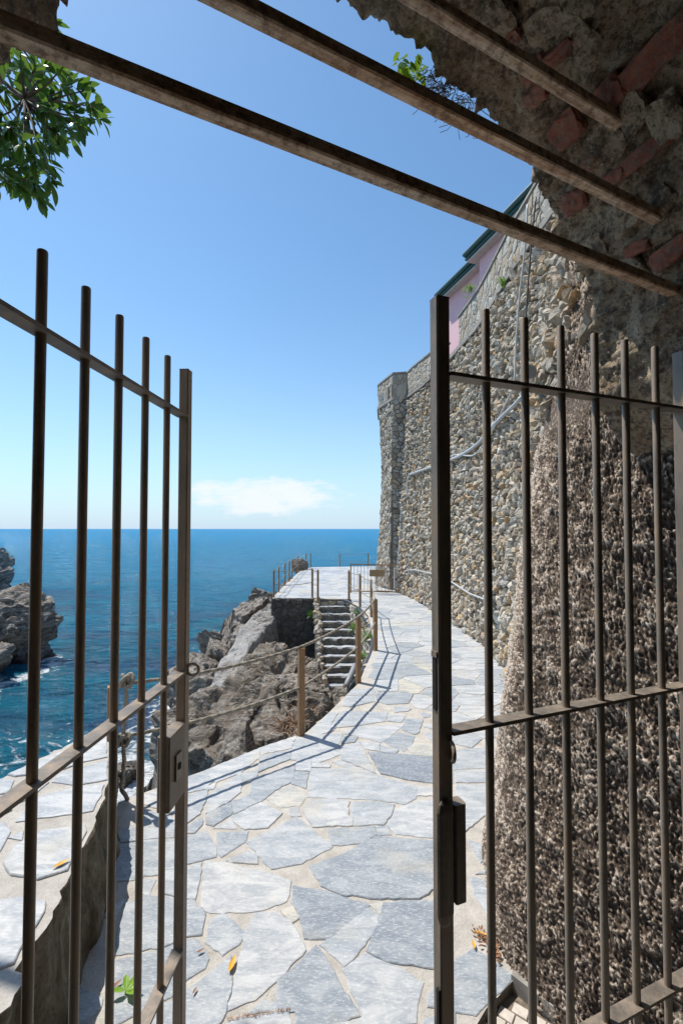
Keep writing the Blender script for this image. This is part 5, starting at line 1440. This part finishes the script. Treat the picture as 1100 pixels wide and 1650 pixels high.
# creeper and dead roots on the arch lip
def arch_lip(px, py, push=.0):
    a, q_ = soffit_hit(px, py); return A(AC + (AR - .01) * math.cos(a), Q1 + push, AZ + (AR - .01) * math.sin(a))
mb = MB(); r_ = random.Random(5)
for i in range(46):
    f = r_.random(); c = arch_lip(648 + f * 40 + r_.gauss(0, 4), 62 + f * 44 + r_.uniform(-6, 18) , r_.uniform(0, .05))
    a = r_.uniform(0, 6.28); leaf_quad(mb, c + Vector((0, 0, -r_.random() * .035)), (math.cos(a) * .6, math.sin(a) * .6, -.5), (0, 0, 1), .026, .017, r_.random())
o = mb.build('creeper', M['leaf2'], tint=True); tag(o, 'bright green leafy creeper hanging from the arch lip against the sky', 'plant')
mb = MB()
for i in range(110):
    f = r_.random(); px = 690 + f * 95; py = 100 + f * 88
    c = arch_lip(px, py, r_.uniform(0, .04)); P_ = [c]; 
    for k in range(5): P_.append(P_[-1] + Vector((r_.gauss(-.003, .011), r_.gauss(0, .009), r_.gauss(-.0045, .007))))
    mb.tube(P_, .0009, 4, cap=False)
o = mb.build('dead_creeper', M['bark']); tag(o, 'tangle of dead creeper stems and roots on the arch lip', 'plant')
# branch of a tree top left
tree = thing('tree', (-3.4, 2.9, 0), 'evergreen tree with glossy leaves reaching in at the upper left behind the lowest beam', 'tree')
MB().tube(spline([(-3.4, 2.9, -.3), (-3.35, 2.85, 1.5), (-3.2, 2.7, 3.0), (-2.9, 2.6, 4.2)]), [.12 - .0035 * k for k in range(19)], 10).build('trunk', M['bark'], tree, True)
ends = []
for px, py in ((150, 168), (158, 190), (140, 150), (120, 180), (132, 205), (112, 135), (95, 165), (100, 210), (118, 225), (80, 130), (60, 100), (70, 170), (80, 200), (85, 240), (60, 225), (50, 190), (40, 150), (30, 110), (20, 170), (15, 210), (40, 235), (20, 245), (55, 262), (80, 292), (62, 300), (45, 290), (70, 318), (30, 300), (10, 270), (5, 300), (50, 315), (5, 130), (-20, 180), (-30, 230), (-20, 120), (-25, 290), (90, 22), (70, 38), (110, 110), (35, 75), (0, 90), (25, 270), (65, 145), (10, 235), (30, 205), (55, 130), (90, 185)):
    ends.append(at(px + rng.uniform(-6, 6), py + rng.uniform(-6, 6), rng.uniform(2.05, 2.55)))
for _ in range(46):
    px, py = rng.uniform(-60, 112), rng.uniform(75, 300)
    if px > 90 and py > 250: continue
    ends.append(at(px, py, rng.uniform(2.2, 2.9)))
hub = at(-90, 120, 2.5)
hubs = [at(-30, 110, 2.4), at(-10, 190, 2.35), at(-30, 260, 2.4), at(40, 160, 2.3), at(20, 60, 2.35)]
MB().tube(spline([(-3.0, 2.65, 4.0), hub, hubs[0], hubs[3]]), [.03] * 6 + [.02] * 6 + [.010] * 7, 8).build('branch', M['bark'], tree, True)
MB().tube(spline([hub, hubs[1], at(60, 215, 2.3)]), [.018] * 6 + [.009] * 7, 6).build('branch', M['bark'], tree, True)
MB().tube(spline([hub, hubs[2], at(40, 290, 2.3)]), [.016] * 6 + [.008] * 7, 6).build('branch', M['bark'], tree, True)
tw_ = MB(); 
for e in ends:
    h_ = min(hubs, key=lambda h: (h - e).length); m_ = h_.lerp(e, .5) + Vector((0, 0, rng.uniform(-.03, .03))); tw_.tube([h_, m_, e], [.006, .0045, .0025], 5)
tw_.build('twigs', M['bark'], tree, kind='stuff')
lm = []
for k in range(5):
    mb = MB(); r_ = random.Random(k); ln, wd = .082 + .006 * k, .033; P_ = []; Fc = []; n = 7
    for i in range(n + 1):
        f = i / n; w_ = wd * (math.sin(math.pi * f ** 1.35) ** .8) * .5 if 0 < f < 1 else .0012; b_ = -.25 * (f ** 2) * ln
        P_ += [(f * ln, -w_, b_ + w_ * .35), (f * ln, 0, b_), (f * ln, w_, b_ + w_ * .35)]
    for i in range(n): Fc += [(i * 3, i * 3 + 3, i * 3 + 4, i * 3 + 1), (i * 3 + 1, i * 3 + 4, i * 3 + 5, i * 3 + 2)]
    me = bpy.data.meshes.new('leaf'); me.from_pydata(P_, [], Fc); me.materials.append(M['leaf']); me.polygons.foreach_set('use_smooth', [True] * len(me.polygons)); me.update(); lm.append(me)
allleaf = []
for e in ends:
    h_ = min(hubs, key=lambda h: (h - e).length); ax = (e - h_).normalized(); ax = (ax + Vector((0, 0, -.15))).normalized()
    for j in range(rng.randint(9, 13)):
        a = rng.uniform(0, 6.28); op = rng.uniform(.35, 1.25); s_ = ax.orthogonal().normalized(); b_ = ax.cross(s_)
        d = (ax * math.cos(op) + (s_ * math.cos(a) + b_ * math.sin(a)) * math.sin(op)).normalized()
        p_ = e - ax * rng.uniform(-.01, .07)
        R = d.to_track_quat('X', 'Z').to_matrix().to_4x4() @ Matrix.Rotation(rng.uniform(-.8, .8), 4, 'X')
        allleaf.append(Matrix.Translation(p_) @ R @ Matrix.Scale(rng.uniform(.6, 1.05), 4))
def lk(Mx):
    q_ = project(Mx.translation); return 0 if not inframe(q_, 25) else 1 / q_[2]
allleaf.sort(key=lambda m_: -lk(m_))
tinv = Matrix.Translation(-Vector(tree.location)); rest = MB()
for k, Mx in enumerate(allleaf):
    me = lm[k % 5]
    if k < 290:
        o = bpy.data.objects.new('leaf', me); COL.objects.link(o); o.parent = tree; o.matrix_local = tinv @ Mx
    else: rest.add([Mx @ v.co for v in me.vertices], [tuple(p.vertices) for p in me.polygons], rng.random())
rest.build('foliage', M['leaf'], tree, kind='stuff', smooth=True)
# fallen leaves
def fallen(px, py, z, ln, rotz, m, lab, grp=None):
    g = ground(px, py, z); mb = MB(); P_ = []; Fc = []; n = 6; wd = ln * .3; r_ = random.Random(int(px)); cu = r_.uniform(.1, .35)
    for i in range(n + 1):
        f = i / n; w_ = wd * math.sin(math.pi * f) * .5 + .0005; b_ = cu * ln * (f - .5) ** 2 * 2
        for y in (-w_, 0, w_): P_.append((g.x + (f * ln - ln / 2) * math.cos(rotz) - y * math.sin(rotz), g.y + (f * ln - ln / 2) * math.sin(rotz) + y * math.cos(rotz), z + .004 + b_ + abs(y) * .5))
    for i in range(n): Fc += [(i * 3, i * 3 + 3, i * 3 + 4, i * 3 + 1), (i * 3 + 1, i * 3 + 4, i * 3 + 5, i * 3 + 2)]
    o = mk('fallen_leaf', P_, Fc, m, smooth=True); tag(o, lab, 'leaf', grp)
fallen(374, 1556, .006, .075, 1.45, M['yleaf'], 'yellow fallen leaf on the paving near the bottom centre')
fallen(99, 1394, .43, .07, .9, M['yleaf'], 'yellow fallen leaf lying on top of the low wall')
fallen(774, 1506, .004, .055, -.4, M['yleaf'], 'yellow fallen leaf by the wall foot, upper one of the two')
fallen(763, 1524, .004, .045, 1.5, M['yleaf'], 'yellow fallen leaf just above the blue grey slab by the wall')
fallen(807, 1607, -.045, .04, .4, M['yleaf'], 'yellow red leaf in the dirt beside the small tiles')
fallen(323, 1534, .006, .035, .6, M['dleaf'], 'small dry beige leaf on the paving right of the left leaf post')
fallen(314, 1598, .006, .03, 1.3, M['dleaf'], 'tiny dry brown leaf on the paving at the lower left')
fallen(187, 1589, .006, .05, 1.0, M['dleaf'], 'dry brown leaf beside the green sprig at the lower left')
mb = MB(); g = ground(203, 1600, .01)
for a in (.2, 1.1, -.5, 2.0, 3.4): leaf_quad(mb, g + Vector((0, 0, .01)), (math.cos(a), math.sin(a), .25), (0, 0, 1), .06, .028, .3)
o = mb.build('leaf_sprig', M['leaf2'], tint=True); tag(o, 'small green leaf sprig lying on the paving behind the left leaf bars', 'leaf')
mb = MB(); r_ = random.Random(8)
for i in range(70):
    f = r_.random(); g = ground(768 + f * 36 + r_.gauss(0, 5), 1500 + f * 45 + r_.gauss(0, 7), .004); a = r_.uniform(0, 6.28)
    leaf_quad(mb, g + Vector((0, 0, .004)), (math.cos(a), math.sin(a), r_.uniform(0, .4)), (0, 0, 1), r_.uniform(.012, .03), .010, r_.random())
o = mb.build('leaf_litter', M['dleaf'], kind='stuff'); tag(o, 'dry leaf litter gathered at the foot of the rough wall', 'leaf litter')
mb = MB()
for i in range(170):
    f = r_.random(); g = ground(368 + f * 98 + r_.gauss(0, 2), 1643 - f * 16 + r_.gauss(0, 1.6), .0); a = r_.uniform(0, 6.28)
    leaf_quad(mb, g + Vector((0, 0, .003)), (math.cos(a), math.sin(a), r_.uniform(0, .3)), (0, 0, 1), r_.uniform(.004, .012), .002, r_.random())
o = mb.build('leaf_litter', M['dleaf'], kind='stuff'); tag(o, 'dry needles caught in the paving joint at the bottom centre', 'leaf litter')
